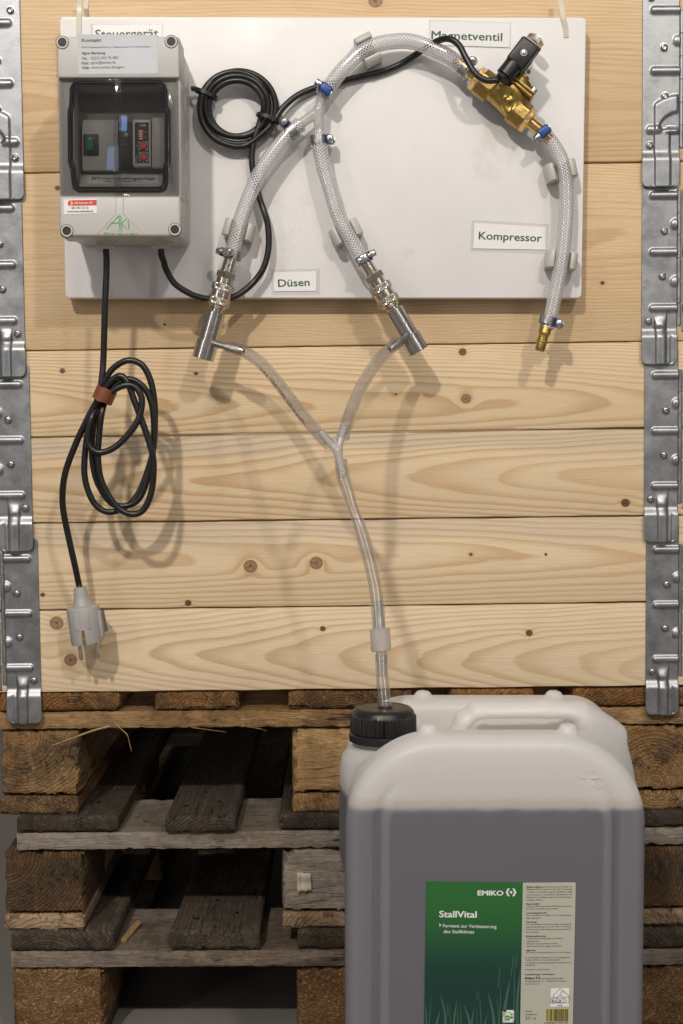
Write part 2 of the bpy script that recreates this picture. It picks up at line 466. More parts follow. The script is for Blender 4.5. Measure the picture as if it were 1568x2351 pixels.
    if cracks:
        ck = g.noise(g.comb(u*3.0 + 9.0, v*55.0, q*55.0), 1.0, 3, 0.6)
        cm = 1.0 - g.ss(0.0, 0.012, g.m('ABSOLUTE', ck-0.5))
        cm = cm*g.ss(0.50, 0.62, g.noise(g.comb(X*22.0, Y*6.0, Z*22.0), 1.0, 1))
        col = g.mix(cm*cracks, col, (0.012, 0.009, 0.007)); hgt = hgt - cm*2.0
    nb = g.bump(hgt, bump, 0.0016)
    rg = g.lin(0.3, 0.7, rough-0.08, rough+0.12, fib)
    return g.done(g.principled(Base_Color=col, Roughness=rg, Normal=nb, Specular_IOR_Level=0.35))
def chipboard(name):
    g = Gr(name); X, Y, Z = g.xyz(); oi = g.n('ObjectInfo'); rs = V_(g, oi.outputs['Random'])
    vec = g.comb(X*1.0 + rs, Y, Z*2.2); wv = g.noise(vec, 30, 3)
    vv = g.comb(X + rs + wv*0.03, Y, Z*1.9 + wv*0.04)
    c1 = g.voro(vv, 520.0, out=1); sp = g.n('SeparateColor'); g.put(sp.inputs[0], c1); t = V_(g, sp.outputs[0])
    d = g.voro(vv, 520.0); n = g.noise(vec, 14, 5, 0.7)
    col = g.mix(g.ss(0.1, 0.95, t), (0.13, 0.072, 0.030), (0.27, 0.16, 0.072)); col = g.mix(g.ss(0.90, 0.98, t), col, (0.46, 0.31, 0.16))
    col = g.mul(g.ss(0.42, 0.70, n)*0.8, col, (0.45, 0.36, 0.28))
    b = g.bump(t*0.8 - d*0.6 + n*2.0, 0.6, 0.003)
    return g.done(g.principled(Base_Color=col, Roughness=0.85, Normal=b, Specular_IOR_Level=0.2))
def galvanised(name):
    g = Gr(name); X, Y, Z = g.xyz(); oi = g.n('ObjectInfo'); rs = V_(g, oi.outputs['Random']); vec = g.comb(X + rs*3.0, Y, Z)
    t = g.voro(vec, 420.0, out=1); sp = g.n('SeparateColor'); g.put(sp.inputs[0], t); tv = V_(g, sp.outputs[0])
    n = g.noise(vec, 38, 5, 0.65); fine = g.noise(g.comb(X*900.0 + rs, Y*900.0, Z*120.0), 1.0, 2)
    col = g.mix(g.ss(0.3, 0.75, n), (0.25, 0.258, 0.27), (0.37, 0.38, 0.392)); col = g.mix(tv*0.22, col, (0.42, 0.43, 0.44))
    scr = g.noise(g.comb(X*60.0, Y*60.0, Z*1600.0), 1.0, 2); col = g.mix(g.ss(0.68, 0.76, scr)*0.35, col, (0.72, 0.72, 0.72))
    dk = g.ss(0.60, 0.74, g.noise(vec, 24, 5, 0.7)); col = g.mix(dk*0.6, col, (0.16, 0.15, 0.14))
    rg = g.lin(0.2, 0.8, 0.30, 0.52, n)
    b = g.bump(fine + tv*0.4 + n*2.0, 0.08, 0.0006)
    return g.done(g.principled(Base_Color=col, Roughness=rg, Metallic=0.88, Normal=b))
def brushed(name, col, rough=0.28, scale=(30, 30, 1200)):
    g = Gr(name); X, Y, Z = g.xyz(); n = g.noise(g.comb(X*scale[0], Y*scale[1], Z*scale[2]), 1.0, 3)
    m = g.noise(g.comb(X, Y, Z), 90, 4)
    c = g.mix(g.ss(0.3, 0.7, m), [x*0.85 for x in col], col); rg = g.lin(0.3, 0.7, rough-0.06, rough+0.10, n)
    return g.done(g.principled(Base_Color=c, Roughness=rg, Metallic=1.0, Normal=g.bump(n, 0.05, 0.0003)))

M = {}
M['board'] = plain('white polyethylene', (0.78, 0.76, 0.75), 0.42, 0, 0.025, 9, 0.06, 700, specks=0.55, stain=((0.58, 0.51, 0.44), 0.58, 8.0, 0.38))
M['grey_box'] = plain('light grey plastic', (0.50, 0.487, 0.47), 0.42, 0, 0.02, 30, 0.10, 900)
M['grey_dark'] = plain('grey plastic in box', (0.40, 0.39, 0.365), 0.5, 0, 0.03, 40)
M['clip'] = plain('pale grey clip plastic', (0.53, 0.515, 0.47), 0.40, 0, 0.03, 60)
M['plug'] = plain('grey plug plastic', (0.36, 0.35, 0.335), 0.45, 0, 0.05, 60, 0.1, 700, stain=((0.16, 0.13, 0.10), 0.68, 60, 0.7))
M['cable'] = plain('black cable sheath', (0.011, 0.0105, 0.0105), 0.36, 0, 0.2, 40, 0.08, 500)
M['black'] = plain('black plastic', (0.013, 0.0125, 0.0125), 0.38, 0, 0.15, 60, 0.12, 1200)
M['black_matte'] = plain('black device', (0.010, 0.010, 0.012), 0.5, 0, 0.1)
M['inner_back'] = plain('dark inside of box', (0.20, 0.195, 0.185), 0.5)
M['gasket'] = plain('black gasket', (0.004, 0.004, 0.004), 0.4)
M['tape'] = plain('brown insulating tape', (0.20, 0.062, 0.025), 0.45, 0, 0.1, 80)
M['brass'] = plain('cast brass', (0.50, 0.345, 0.11), 0.38, 1.0, 0.28, 110, 0.45, 300, stain=((0.22, 0.13, 0.04), 0.60, 110, 0.6), bdist=0.0006)
M['brass_bright'] = plain('turned brass', (0.80, 0.52, 0.20), 0.24, 1.0, 0.12, 120, 0.05, 600, stain=((0.30, 0.17, 0.06), 0.62, 90, 0.5))
M['nickel'] = plain('nickel plated metal', (0.66, 0.60, 0.52), 0.24, 1.0, 0.08, 120, 0.05, 800)
M['steel'] = plain('turned stainless steel', (0.56, 0.53, 0.50), 0.24, 1.0, 0.02, 140, 0.015, 900, rvar=0.04)
M['zinc'] = plain('zinc plated steel', (0.60, 0.61, 0.61), 0.27, 1.0, 0.12, 160, 0.12, 900)
M['band'] = plain('dull zinc band', (0.40, 0.41, 0.42), 0.38, 1.0, 0.2, 220, 0.5, 500)
M['blue'] = plain('blue clamp plastic', (0.012, 0.060, 0.235), 0.36, 0, 0.06)
M['galv'] = galvanised('galvanised sheet steel')
M['rivet'] = plain('rivet steel', (0.40, 0.385, 0.37), 0.28, 1.0, 0.2, 300)
M['tie'] = plain('milky nylon', (0.60, 0.55, 0.44), 0.4, 0, 0.03)
M['paper'] = plain('white card', (0.80, 0.79, 0.79), 0.35, 0, 0.01)
M['film'] = clear('laminating film', (0.993, 0.993, 0.993), 0.012, (0.8, 0.8, 0.8), 0.10, 0.02)
M['green_ink'] = plain('dark green ink', (0.020, 0.085, 0.040), 0.4, 0, 0.05)
M['grey_ink'] = plain('dark grey ink', (0.055, 0.065, 0.062), 0.45)
M['black_ink'] = plain('black ink', (0.02, 0.02, 0.02), 0.45)
M['dark_green_ink'] = plain('petrol ink', (0.018, 0.055, 0.045), 0.4)
M['bright_green'] = plain('bright green ink', (0.06, 0.33, 0.05), 0.4)
M['red'] = plain('red print', (0.62, 0.055, 0.022), 0.4, 0, 0.03)
M['white_ink'] = plain('white ink', (0.74, 0.75, 0.74), 0.4, 0, 0.01)
M['sticker'] = plain('pale grey sticker', (0.57, 0.57, 0.56), 0.16, 0, 0.02, 20, 0.05, 60)
M['smoke'] = clear('smoked door plastic', (0.76, 0.755, 0.75), 0.02, (0.40, 0.39, 0.38), 0.03, 0.04, 1.2)
M['smoke_thin'] = clear('thin smoked plastic', (0.84, 0.835, 0.83), 0.02, (0.42, 0.41, 0.40), 0.03, 0.06, 1.0)
M['pvc'] = clear('clear hose plastic', (0.97, 0.963, 0.97), 0.03, (0.93, 0.91, 0.92), 0.13, 0.20, 2.6, dark=0.28)
M['bore'] = clear('hose bore', (0.97, 0.965, 0.97), 0.025, (0.92, 0.90, 0.90), 0.15, 0.10, 1.0, brown=0.5, dark=0.4)
M['thread'] = plain('white braid thread', (0.93, 0.92, 0.92), 0.28, 0, 0.05)
M['clear'] = clear('clear tube plastic', (0.98, 0.975, 0.97), 0.055, (0.96, 0.95, 0.95), 0.19, 0.30, 4.0, dark=0.40)
M['clear_in'] = clear('clear tube bore', (0.98, 0.975, 0.97), 0.03, (0.96, 0.95, 0.95), 0.15, 0.15, 2.0, dark=0.25)
M['milky'] = clear('milky polypropylene', (0.80, 0.80, 0.80), 0.50, (0.80, 0.79, 0.78), 0.22, 0.35)
M['green_rocker'] = plain('green rocker', (0.01, 0.16, 0.10), 0.2, 0, 0.1)  # even green of the rocker plastic
M['chip'] = chipboard('pressed chip block')
M['straw'] = plain('straw', (0.33, 0.21, 0.095), 0.6, 0, 0.2, 200)
M['tag'] = plain('green grey tag', (0.16, 0.20, 0.18), 0.5, 0, 0.15, 100)
M['floor'] = plain('concrete floor', (0.225, 0.205, 0.188), 0.62, 0, 0.08, 3.0, 0.2, 160, stain=((0.22, 0.20, 0.185), 0.60, 5, 0.4), bdist=0.001)
M['liquid'] = plain('brown ferment', (0.020, 0.013, 0.012), 0.5, 0, 0.05)
# label green: printed fade from leaf green to petrol
g = Gr('printed green label'); X, Y, Z = g.xyz(); t = g.ss(-0.03, 0.095, Z)
g1 = g.mix(g.ss(0.0, 1.0, t), (0.006, 0.040, 0.034), (0.022, 0.135, 0.028))
M['label_green'] = g.done(g.principled(Base_Color=g1, Roughness=0.42))
M['label_cream'] = plain('cream label paper', (0.46, 0.455, 0.385), 0.45, 0, 0.01)
M['plant'] = plain('pale green print', (0.045, 0.12, 0.075), 0.45, 0, 0.05)
M['yellow'] = plain('yellow print', (0.62, 0.50, 0.16), 0.45)

# ------------------------------------------------------------------ floor
fl = mk('floor', [(-3.2, -2.6, 0), (3.2, -2.6, 0), (3.2, 3.4, 0), (-3.2, 3.4, 0)], [[0, 1, 2, 3]], M['floor']); fl['kind'] = 'structure'
# ------------------------------------------------------------------ pallets
W1 = dict(dirt=0.62, wear=0.42, cracks=0.7, bump=1.0, rnd=True, rough=0.78, wav=0.012, blotch=0.5, sawn=1.3, contrast=0.75)
M['p1_deck'] = wood('orange brown board end', 'Y', (0.01, -0.03), 290, (0.37, 0.185, 0.058), (0.18, 0.075, 0.022), 0.0, wearcol=(0.52, 0.36, 0.19), **W1)
M['p1_block'] = wood('ochre block', 'Y', (-0.01, 0.0), 240, (0.37, 0.225, 0.10), (0.22, 0.115, 0.045), 0.0, wearcol=(0.58, 0.44, 0.28), **W1)
M['p1_str'] = wood('ochre cross board', 'X', (0.005, 0.03), 330, (0.40, 0.255, 0.118), (0.235, 0.13, 0.05), 0.004, wearcol=(0.60, 0.44, 0.26), **{**W1, 'dirt': 0.42, 'rnd': False})
M['p1_mid'] = wood('fresh pine block', 'X', (0.02, 0.05), 260, (0.52, 0.34, 0.16), (0.36, 0.20, 0.08), 0.03, wearcol=(0.60, 0.44, 0.26), **{**W1, 'dirt': 0.30})
W2 = {**W1, 'dirt': 0.65, 'wear': 0.35}
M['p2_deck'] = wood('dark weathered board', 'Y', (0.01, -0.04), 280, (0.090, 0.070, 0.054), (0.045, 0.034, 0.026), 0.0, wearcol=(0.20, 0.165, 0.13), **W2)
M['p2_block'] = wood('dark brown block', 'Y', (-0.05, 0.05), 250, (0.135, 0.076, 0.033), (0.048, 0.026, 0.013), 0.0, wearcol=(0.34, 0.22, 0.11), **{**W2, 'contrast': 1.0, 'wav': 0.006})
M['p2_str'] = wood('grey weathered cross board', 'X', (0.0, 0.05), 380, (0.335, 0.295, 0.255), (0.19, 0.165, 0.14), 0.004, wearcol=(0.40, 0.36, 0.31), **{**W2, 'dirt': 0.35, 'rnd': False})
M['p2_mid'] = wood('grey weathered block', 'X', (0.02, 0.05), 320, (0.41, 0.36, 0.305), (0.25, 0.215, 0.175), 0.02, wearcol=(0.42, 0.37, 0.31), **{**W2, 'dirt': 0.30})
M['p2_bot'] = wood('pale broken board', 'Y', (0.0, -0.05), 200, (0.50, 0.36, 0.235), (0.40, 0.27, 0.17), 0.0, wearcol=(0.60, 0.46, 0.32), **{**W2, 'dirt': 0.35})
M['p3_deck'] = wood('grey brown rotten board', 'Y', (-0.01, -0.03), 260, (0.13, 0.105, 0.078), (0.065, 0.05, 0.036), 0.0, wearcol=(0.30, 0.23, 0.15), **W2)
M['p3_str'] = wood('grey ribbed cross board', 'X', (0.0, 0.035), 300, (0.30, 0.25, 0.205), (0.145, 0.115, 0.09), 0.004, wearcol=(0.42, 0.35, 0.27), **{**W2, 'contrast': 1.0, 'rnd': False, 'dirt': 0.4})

def pallet(label, Y0, tilt, rows, decks, blocks, mats, seed):
    zt, zs, zb, zo, zf = [P(784, y, Y0).z for y in rows]
    if rows[-1] > 2400: zf = 0.0; zo = 0.022
    px = lambda a, y: P(a, y, Y0).x
    root = thing('pallet', label, 'pallet', (0, Y0 + 0.6, zf), 'stacked transport pallets')
    yss = [0, 0.004, 0.012, 0.03, 0.06, 0.1, 0.15, 0.3, 0.55, 0.85, 1.2]
    def sh(vf):
        v, f = vf; v = v.copy(); v[:, 2] += v[:, 0]*tilt; return v, f
    k = 0
    for i, (a, b) in enumerate(decks):
        k += 1; dy = -0.002 + 0.004*((i*7) % 3)/3 + (-0.006 if (seed == 2 and i == 1) else 0)
        m = mats['deck']
        mk('deck_board', *sh(shell_box(px(a, rows[0]), px(b, rows[0]), Y0+dy, Y0+1.2, zs+0.0006, zt, (30, 1, 5), 0.0004, seed*10+k, 0.0012, 0.0035, ys=[Y0+dy+q*(1.2-dy)/1.2 for q in yss])), m, root, 40)
    for i, (a, b) in enumerate(decks):
        for (fx, yy_) in ((0.25, 0.04), (0.72, 0.06), (0.45, 0.105)):
            xn = px(a + (b-a)*fx, rows[0]); mk('nail', *lathe((xn, Y0+yy_, zt + xn*tilt - 0.0006), (0, 0, 1), [(0, 0.0042), (0.0008, 0.0042), (0.0012, 0.0034)], 10), M['rivet'], root, 40)
    xa, xb = px(decks[0][0], rows[1]) - 0.001, px(decks[-1][1], rows[1]) + 0.001
    for j, y in enumerate((0.0, 0.5275, 1.055)):
        mk('cross_board', *sh(shell_box(xa, xb, Y0+y+0.001, Y0+y+0.146, zb+0.0006, zs, (160, 6, 5), 0.00030, seed*20+j, 0.0009, 0.0009)), mats['str'], root, 40)
    for i, (a, b) in enumerate(blocks):
        for j, y in enumerate((0.0, 0.5275, 1.055)):
            m = mats['mid'] if i == 1 else mats['block']
            mk('block', *sh(shell_box(px(a, rows[2]), px(b, rows[2]), Y0+y+0.002, Y0+y+0.147, zo+0.0006, zb, (20, 8, 16), 0.0007, seed*30+i*3+j, 0.0022, 0.006)), m, root, 40)
        mk('bottom_board', *sh(shell_box(px(a, rows[3])+0.001, px(b, rows[3])-0.001, Y0+0.001, Y0+1.2, zf+0.0005, zo, (24, 1, 5), 0.0005, seed*40+i, 0.0014, 0.005, ys=[Y0+q for q in yss])), mats['bot'], root, 40)
    return root
D1 = [(-6, 276), (355, 549), (662, 946), (1034, 1226), (1316, 1598)]
pal1 = pallet('ochre pallet at the top of the stack, right under the wooden collars', 0.003, 0.0085, (1584, 1628, 1671, 1824, 1867), D1,
              [(-4, 181), (669, 957), (1408, 1596)], dict(deck=M['p1_deck'], str=M['p1_str'], block=M['p1_block'], mid=M['p1_mid'], bot=M['p1_block']), 1)
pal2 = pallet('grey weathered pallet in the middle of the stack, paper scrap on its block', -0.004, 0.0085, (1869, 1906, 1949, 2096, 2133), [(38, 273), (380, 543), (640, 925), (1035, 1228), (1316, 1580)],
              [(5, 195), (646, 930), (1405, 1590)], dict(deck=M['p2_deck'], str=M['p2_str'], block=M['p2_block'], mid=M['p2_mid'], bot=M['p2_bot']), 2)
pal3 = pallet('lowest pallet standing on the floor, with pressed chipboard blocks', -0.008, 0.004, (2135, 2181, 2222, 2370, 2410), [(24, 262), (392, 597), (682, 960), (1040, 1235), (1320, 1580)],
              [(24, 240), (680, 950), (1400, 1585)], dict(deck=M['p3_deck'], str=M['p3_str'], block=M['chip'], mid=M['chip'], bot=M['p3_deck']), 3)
# torn paper stapled to the grey block
def wavy_sheet(pts, Y, n=6):
    tl, tr, br, bl = [P(*p, Y) for p in pts]; V, F = [], []
    for i in range(n+1):
        for j in range(n+1):
            p = tl.lerp(tr, j/n).lerp(bl.lerp(br, j/n), i/n)
            p.y -= 0.0015 + 0.0012*math.sin(i*1.3) + 0.0012*math.sin(j*1.9+1); p.z += 0.0015*mnoise.noise(p*300) * (i in (0, n)); V.append(tuple(p))
    for i in range(n):
        for j in range(n): a = i*(n+1)+j; F.append([a, a+n+1, a+n+2, a+1])
    return np.array(V), F
o = mk('paper_scrap', *wavy_sheet([(682, 2002), (714, 2005), (715, 2043), (683, 2046)], -0.0045), plain('yellowed paper', (0.55, 0.46, 0.35), 0.7, 0, 0.08, 80), pal2, 60)
so = o.modifiers.new('Solidify', 'SOLIDIFY'); so.thickness = 0.0003
o['label'] = 'torn yellowed scrap of paper'
# loose straw and splinters
def stalk(pts, r, label, mat=M['straw'], name='straw', cat='straw'):
    o = mk(name, *tube([P(*p) for p in pts], r, 0.004, 6, radfn=lambda s, L: r*(1 - 0.55*(s/L)) + 0.0002*math.sin(s*400)), mat, None, 60)
    return tag(o, label, cat, 'loose straw and splinters')
stalk([(252, 1667, 0.0), (215, 1677, -0.006), (184, 1688, -0.009), (119, 1712, -0.006)], 0.0016, 'long pale straw hanging across the top left pallet block')
stalk([(262, 1657, -0.001), (276, 1672, -0.004), (292, 1687, -0.006), (297, 1705, -0.006), (302, 1725, -0.005)], 0.0008, 'thin bent straw dangling into the dark gap of the top pallet')
stalk([(440, 1670, 0.0), (475, 1675, -0.003), (522, 1681, -0.006)], 0.0008, 'short dark splinter under the top pallet cross board, left one', M['p1_str'], 'splinter', 'splinter')
stalk([(555, 1666, 0.0), (585, 1671, -0.004), (612, 1677, -0.008)], 0.0009, 'short splinter under the top pallet cross board, right one', M['p1_str'], 'splinter', 'splinter')
zst = P(330, 2182, -0.008).z - 0.0012
mk_ = mk('wood_stick', *tube([Vector(P(283, 2160, 0.02)) * 1.0, P(300, 2140, 0.045), P(318, 2118, 0.07)], 0.004, 0.006, 6), M['straw'], None, 30)
tag(mk_, 'orange broken wood stick lying on the lowest pallet', 'stick', 'loose straw and splinters')
zt2 = P(330, 1907, 0.0).z - 0.003
for i, (x, y, r, lb) in enumerate([(548, 580, 0.0050, 'largest orange wood crumb on the grey cross board of the middle pallet'), (612, 650, 0.0034, 'small wood crumb beside the largest one on the middle pallet'), (655, 675, 0.0038, 'front wood crumb near the edge of the middle pallet cross board')]):
    sx, sy = zP1(x, y); Yc = 0.03 + (690-y)*0.0007; X0 = P(sx, sy, Yc).x
    v, f = rbox((X0, Yc, P(784, 1907, -0.004).z + X0*0.0085 + r*0.4), (r*2.2, r*1.5, r*0.9), r*0.3, 1, Matrix.Rotation(i*1.1, 3, 'Z'))
    tag(mk('wood_crumb', v, f, M['p1_str'] if i % 2 else M['p1_deck'], None, 40), lb, 'crumb', 'crumbs on the middle pallet')

# ------------------------------------------------------------------ pallet collars with corner hinges
LEAN = -0.0095
def sstep(a, b, x):
    t = np.clip((x-a)/(b-a), 0, 1); return t*t*(3-2*t)
def seg_d(s, t, a, b):
    dx, dy = b[0]-a[0], b[1]-a[1]; k = np.clip(((s-a[0])*dx + (t-a[1])*dy)/(dx*dx+dy*dy+1e-12), 0, 1)
    return np.hypot(s-a[0]-k*dx, t-a[1]-k*dy)
def hinge_height(s, t, kind):
    W = 0.041
    h = 0.0045*(1 - sstep(0.031, 0.042, t))
    ribs = [0.0655, 0.130, 0.195] if kind == 0 else [0.133, 0.2015]
    for q in ribs:
        d = seg_d(s, t, (-0.004, q), (0.0285, q)); h = h + 0.0030*np.sqrt(np.clip(1-(d/0.0046)**2, 0, 1))*sstep(0.0050, 0.0030, d)
    if kind == 0:
        for q in (0.096, 0.162):
            d = np.hypot(s-0.002, (t-q)); h = h + 0.0028*np.sqrt(np.clip(1-(d/0.0062)**2, 0, 1))
        d = np.abs(s-0.0195); hw = 0.0068
        ch = np.sqrt(np.clip(1-(d/hw)**2, 0, 1))*sstep(0.058, 0.044, t); h = h + 0.0036*ch
        h = h + 0.0012*sstep(0.0085, 0.0065, np.abs(s-0.0195))*sstep(0.064, 0.060, t)*sstep(0.04, 0.046, t)
        h = h - 0.0012*np.exp(-((s-0.007)/0.0016)**2)*sstep(0.036, 0.030, t) 
    else:
        rad = np.hypot(s-0.0005, (t-0.062)); band = sstep(0.0295, 0.0265, s)*sstep(0.0095, 0.0125, s)*sstep(0.068, 0.062, t)
        arc = sstep(0.0445, 0.041, rad*np.where(t > 0.062, 1, 99))*sstep(0.0290, 0.0265, s)*sstep(0.110, 0.104, t)*(t > 0.058)
        inner = sstep(0.022, 0.025, rad)
        h = h + 0.0028*np.clip(band + arc*np.where(t > 0.066, np.maximum(inner, 0.15), 1)*sstep(0.0, 0.004, s), 0, 1)
        d = seg_d(s, t, (0.024, 0.0665), (0.0325, 0.0665)); h = h + 0.0026*np.sqrt(np.clip(1-(d/0.0046)**2, 0, 1))
        d = seg_d(s, t, (0.0, 0.0655), (0.012, 0.0655)); h = h + 0.0018*np.sqrt(np.clip(1-(d/0.004)**2, 0, 1))
        d = np.hypot(s-0.002, (t-0.167)); h = h + 0.0026*np.sqrt(np.clip(1-(d/0.006)**2, 0, 1))
    return h
def hinge(root, side, pxo, pyb, Yh, kind, wpx):
    """side -1 left (outer edge left), +1 right"""
    W, H = wpx*0.51e-3, (0.2245 if kind == 0 else 0.262)
    ns, nt = 40, 150
    o3 = P(pxo, pyb, Yh); ca, sa = math.cos(LEAN), math.sin(LEAN)
    S, T = np.meshgrid(np.linspace(0, 1, ns+1), np.linspace(0, 1, nt+1)**1.0*H, indexing='xy')
    r = 0.0075; s0 = np.where(T < r, r - np.sqrt(np.clip(r*r-(r-T)**2, 0, None)), 0); s1 = W - s0
    s1 = s1 - np.where(T > H-0.008, (T-(H-0.008)), 0); 
    s1 = s1 + 0.0008*sstep(0.036, 0.03, T)
    SS = s0 + S*(s1-s0)
    h = hinge_height(SS*0.041/W, T, kind)
    x = -side*SS; z = T
    Vx = o3.x + x*ca + z*sa; Vz = o3.z - x*sa + z*ca; Vy = o3.y - h
    V = np.stack([Vx, Vy, Vz], -1).reshape(-1, 3); F = []
    for i in range(nt):
        for j in range(ns):
            a = i*(ns+1)+j; q = [a, a+1, a+ns+2, a+ns+1]; F.append(q if side < 0 else q[::-1])
    ob = mk('hinge_plate', V, F, M['galv'], root, 180)
    so = ob.modifiers.new('Solidify', 'SOLIDIFY'); so.thickness = 0.0013; so.offset = -1
    rv = [(0.0325, 0.0505), (0.0165, 0.102), (0.0145, 0.154)] if kind == 0 else [(0.0325, 0.0485), (0.0160, 0.104), (0.0172, 0.159), (0.0315, 0.2154)]
    for (s, t) in rv:
        s = s*W/0.041; xx = -side*s; c = Vector((o3.x + xx*ca + t*sa, o3.y - float(hinge_height(np.array(s), np.array(t), kind)) + 0.0004, o3.z - xx*sa + t*ca))
        mk('rivet', *lathe(c, (0, -1, 0), [(0, 0.0056), (0.0006, 0.0054), (0.0007, 0.0042), (0.0020, 0.0040), (0.0028, 0.0034), (0.0031, 0.0022), (0.0025, 0.0019), (0.0024, 0.0008), (0.0034, 0.0005), (0.0035, 0.0001)], 20), M['rivet'], ob, 50)
    # rolled knuckles on the pin and the other leaf behind them
    kx = side*0.0026
    prof = []
    for i in range(6):
        a = 0.046 + i*0.026; prof += [(a, 0.0030), (a+0.0236, 0.0030), (a+0.0240, 0.0022), (a+0.0256, 0.0022)]
    base = Vector((o3.x + kx*ca, o3.y + 0.0022, o3.z - kx*sa))
    mk('hinge_pin', *lathe(base, (sa, 0, ca), prof, 14), M['galv'], root, 40)
    n2 = 90; S2, T2 = np.meshgrid(np.linspace(0, 0.046, 18), np.linspace(0.038, 0.203, n2), indexing='xy')
    h2 = 0
    for q in (0.0655, 0.130, 0.195):
        d = np.abs(T2-q); h2 = h2 + 0.0022*np.sqrt(np.clip(1-(d/0.0046)**2, 0, 1))*sstep(0.0005, 0.004, S2)
    x = side*(0.0062 + S2); Vx = o3.x + x*ca + T2*sa; Vz = o3.z - x*sa + T2*ca; Vy = o3.y + 0.0015 - h2 + 0*x
    F = []
    for i in range(n2-1):
        for j in range(17):
            a = i*18+j; q = [a, a+1, a+19, a+18]; F.append(q if side > 0 else q[::-1])
    ob2 = mk('outer_leaf', np.stack([Vx, Vy, Vz], -1).reshape(-1, 3), F, M['galv'], root, 180)
    so = ob2.modifiers.new('Solidify', 'SOLIDIFY'); so.thickness = 0.0013; so.offset = -1
def plank(root, tl, tr, br, bl, mat, Y=0.0, th=0.021):
    e = lambda a, b, x: (x, a[1] + (b[1]-a[1])*(x-a[0])/(b[0]-a[0]))
    L, Rr = -8, 1572
    c4 = [P(*e(tl, tr, L), Y), P(*e(tl, tr, Rr), Y), P(*e(bl, br, Rr), Y), P(*e(bl, br, L), Y)]
    # worn, slightly wavy long edges
    n = 120; V, F = [], []
    sec = [(0.0, 1.0), (0.0, 0.0)]
    for i in range(n+1):
        t = i/n; top = c4[0].lerp(c4[1], t); bot = c4[3].lerp(c4[2], t)
        wz = 0.0007*mnoise.noise(top*14) + 0.0003*mnoise.noise(top*90); wb = 0.0007*mnoise.noise(bot*14 + Vector((5, 0, 0))) + 0.0003*mnoise.noise(bot*90)
        top = top + Vector((0, 0, wz)); bot = bot + Vector((0, 0, wb)); cup = 0.0006*mnoise.noise(Vector((t*3, bot.z*9, 2)))
        prof = [(0.0, 0.0024), (0.0005, 0.0008), (0.0022, 0.0)]
        pts = [top + Vector((0, y+cup, -dz)) for y, dz in prof[::1]] + [top + Vector((0, th, 0)), bot + Vector((0, th, 0))] + [bot + Vector((0, y+cup, dz)) for y, dz in prof[::-1]]
        V += [tuple(p) for p in pts]
    m = 8
    for i in range(n):
        for k in range(m):
            a, b = i*m+k, i*m+(k+1) % m
            F.append([a, b, b+m, a+m])
    F.append(list(range(m))[::-1]); F.append([n*m+k for k in range(m)])
    return mk('plank', V, F, mat, root, 35)
def kn(lst, tl, bl, tr, br):
    """knots of a plank given in photo pixels -> the plank's own coordinates"""
    L, Rr = -8, 1572
    e = lambda a, b, x: a[1] + (b[1]-a[1])*(x-a[0])/(b[0]-a[0])
    xs = [P(L, e(tl, tr, L), 0).x, P(Rr, e(tl, tr, Rr), 0).x, P(L, e(bl, br, L), 0).x, P(Rr, e(bl, br, Rr), 0).x]
    zs = [P(L, e(tl, tr, L), 0).z, P(Rr, e(tl, tr, Rr), 0).z, P(L, e(bl, br, L), 0).z, P(Rr, e(bl, br, Rr), 0).z]
    cx, cz = (min(xs)+max(xs))/2, (min(zs)+max(zs))/2
    return [(P(x, y, 0).x-cx, P(x, y, 0).z-cz, r*0.51e-3, t) for x, y, r, t in lst]
PINE = dict(light=(0.76, 0.605, 0.41), dark=(0.50, 0.305, 0.138), bump=0.16, rough=0.5, cracks=0.0)
def collar(label, planks, hinges, k):
    root = thing('pallet_collar', label, 'pallet collar', (0, 0.59, P(784, planks[0][0][3][1], 0).z), 'stacked pallet collars')
    z0 = z1 = None
    for (tl, tr, br, bl), kw, kl in planks:
        m = wood('pine plank', 'X', knots=kn(kl, tl, bl, tr, br), **{**PINE, **kw})
        o = plank(root, tl, tr, br, bl, m)
    zz = [P(784, p[0][0][1], 0).z for p in planks] + [P(784, p[0][3][1], 0).z for p in planks]
    zb, zt = min(zz) - 0.004, max(zz) - 0.006
    m = M['pine_back']
    mk('side_plank', *bspan(-0.398, -0.377, 0.024, 1.16, zb, zt, 0.002), m, root)
    mk('side_plank', *bspan(0.377, 0.398, 0.024, 1.16, zb, zt, 0.002), m, root)
    mk('back_plank', *bspan(-0.398, 0.398, 1.162, 1.183, zb, zt, 0.002), m, root)
    for h in hinges: hinge(root, *h)
    for sx in (-1, 1):
        mk('corner_block', *shell_box(sx*0.4405-0.0295, sx*0.4405+0.0295, 0.006, 0.027, zb+0.006, zt-0.004, (4, 2, 20), 0.0008, k*5+sx, 0.001, 0.002), M['p1_block'], root, 40)
    return root
M['pine_back'] = wood('pine plank of the rear sides', 'Y', (0, 0.06), 260, **{**PINE, 'rnd': True})
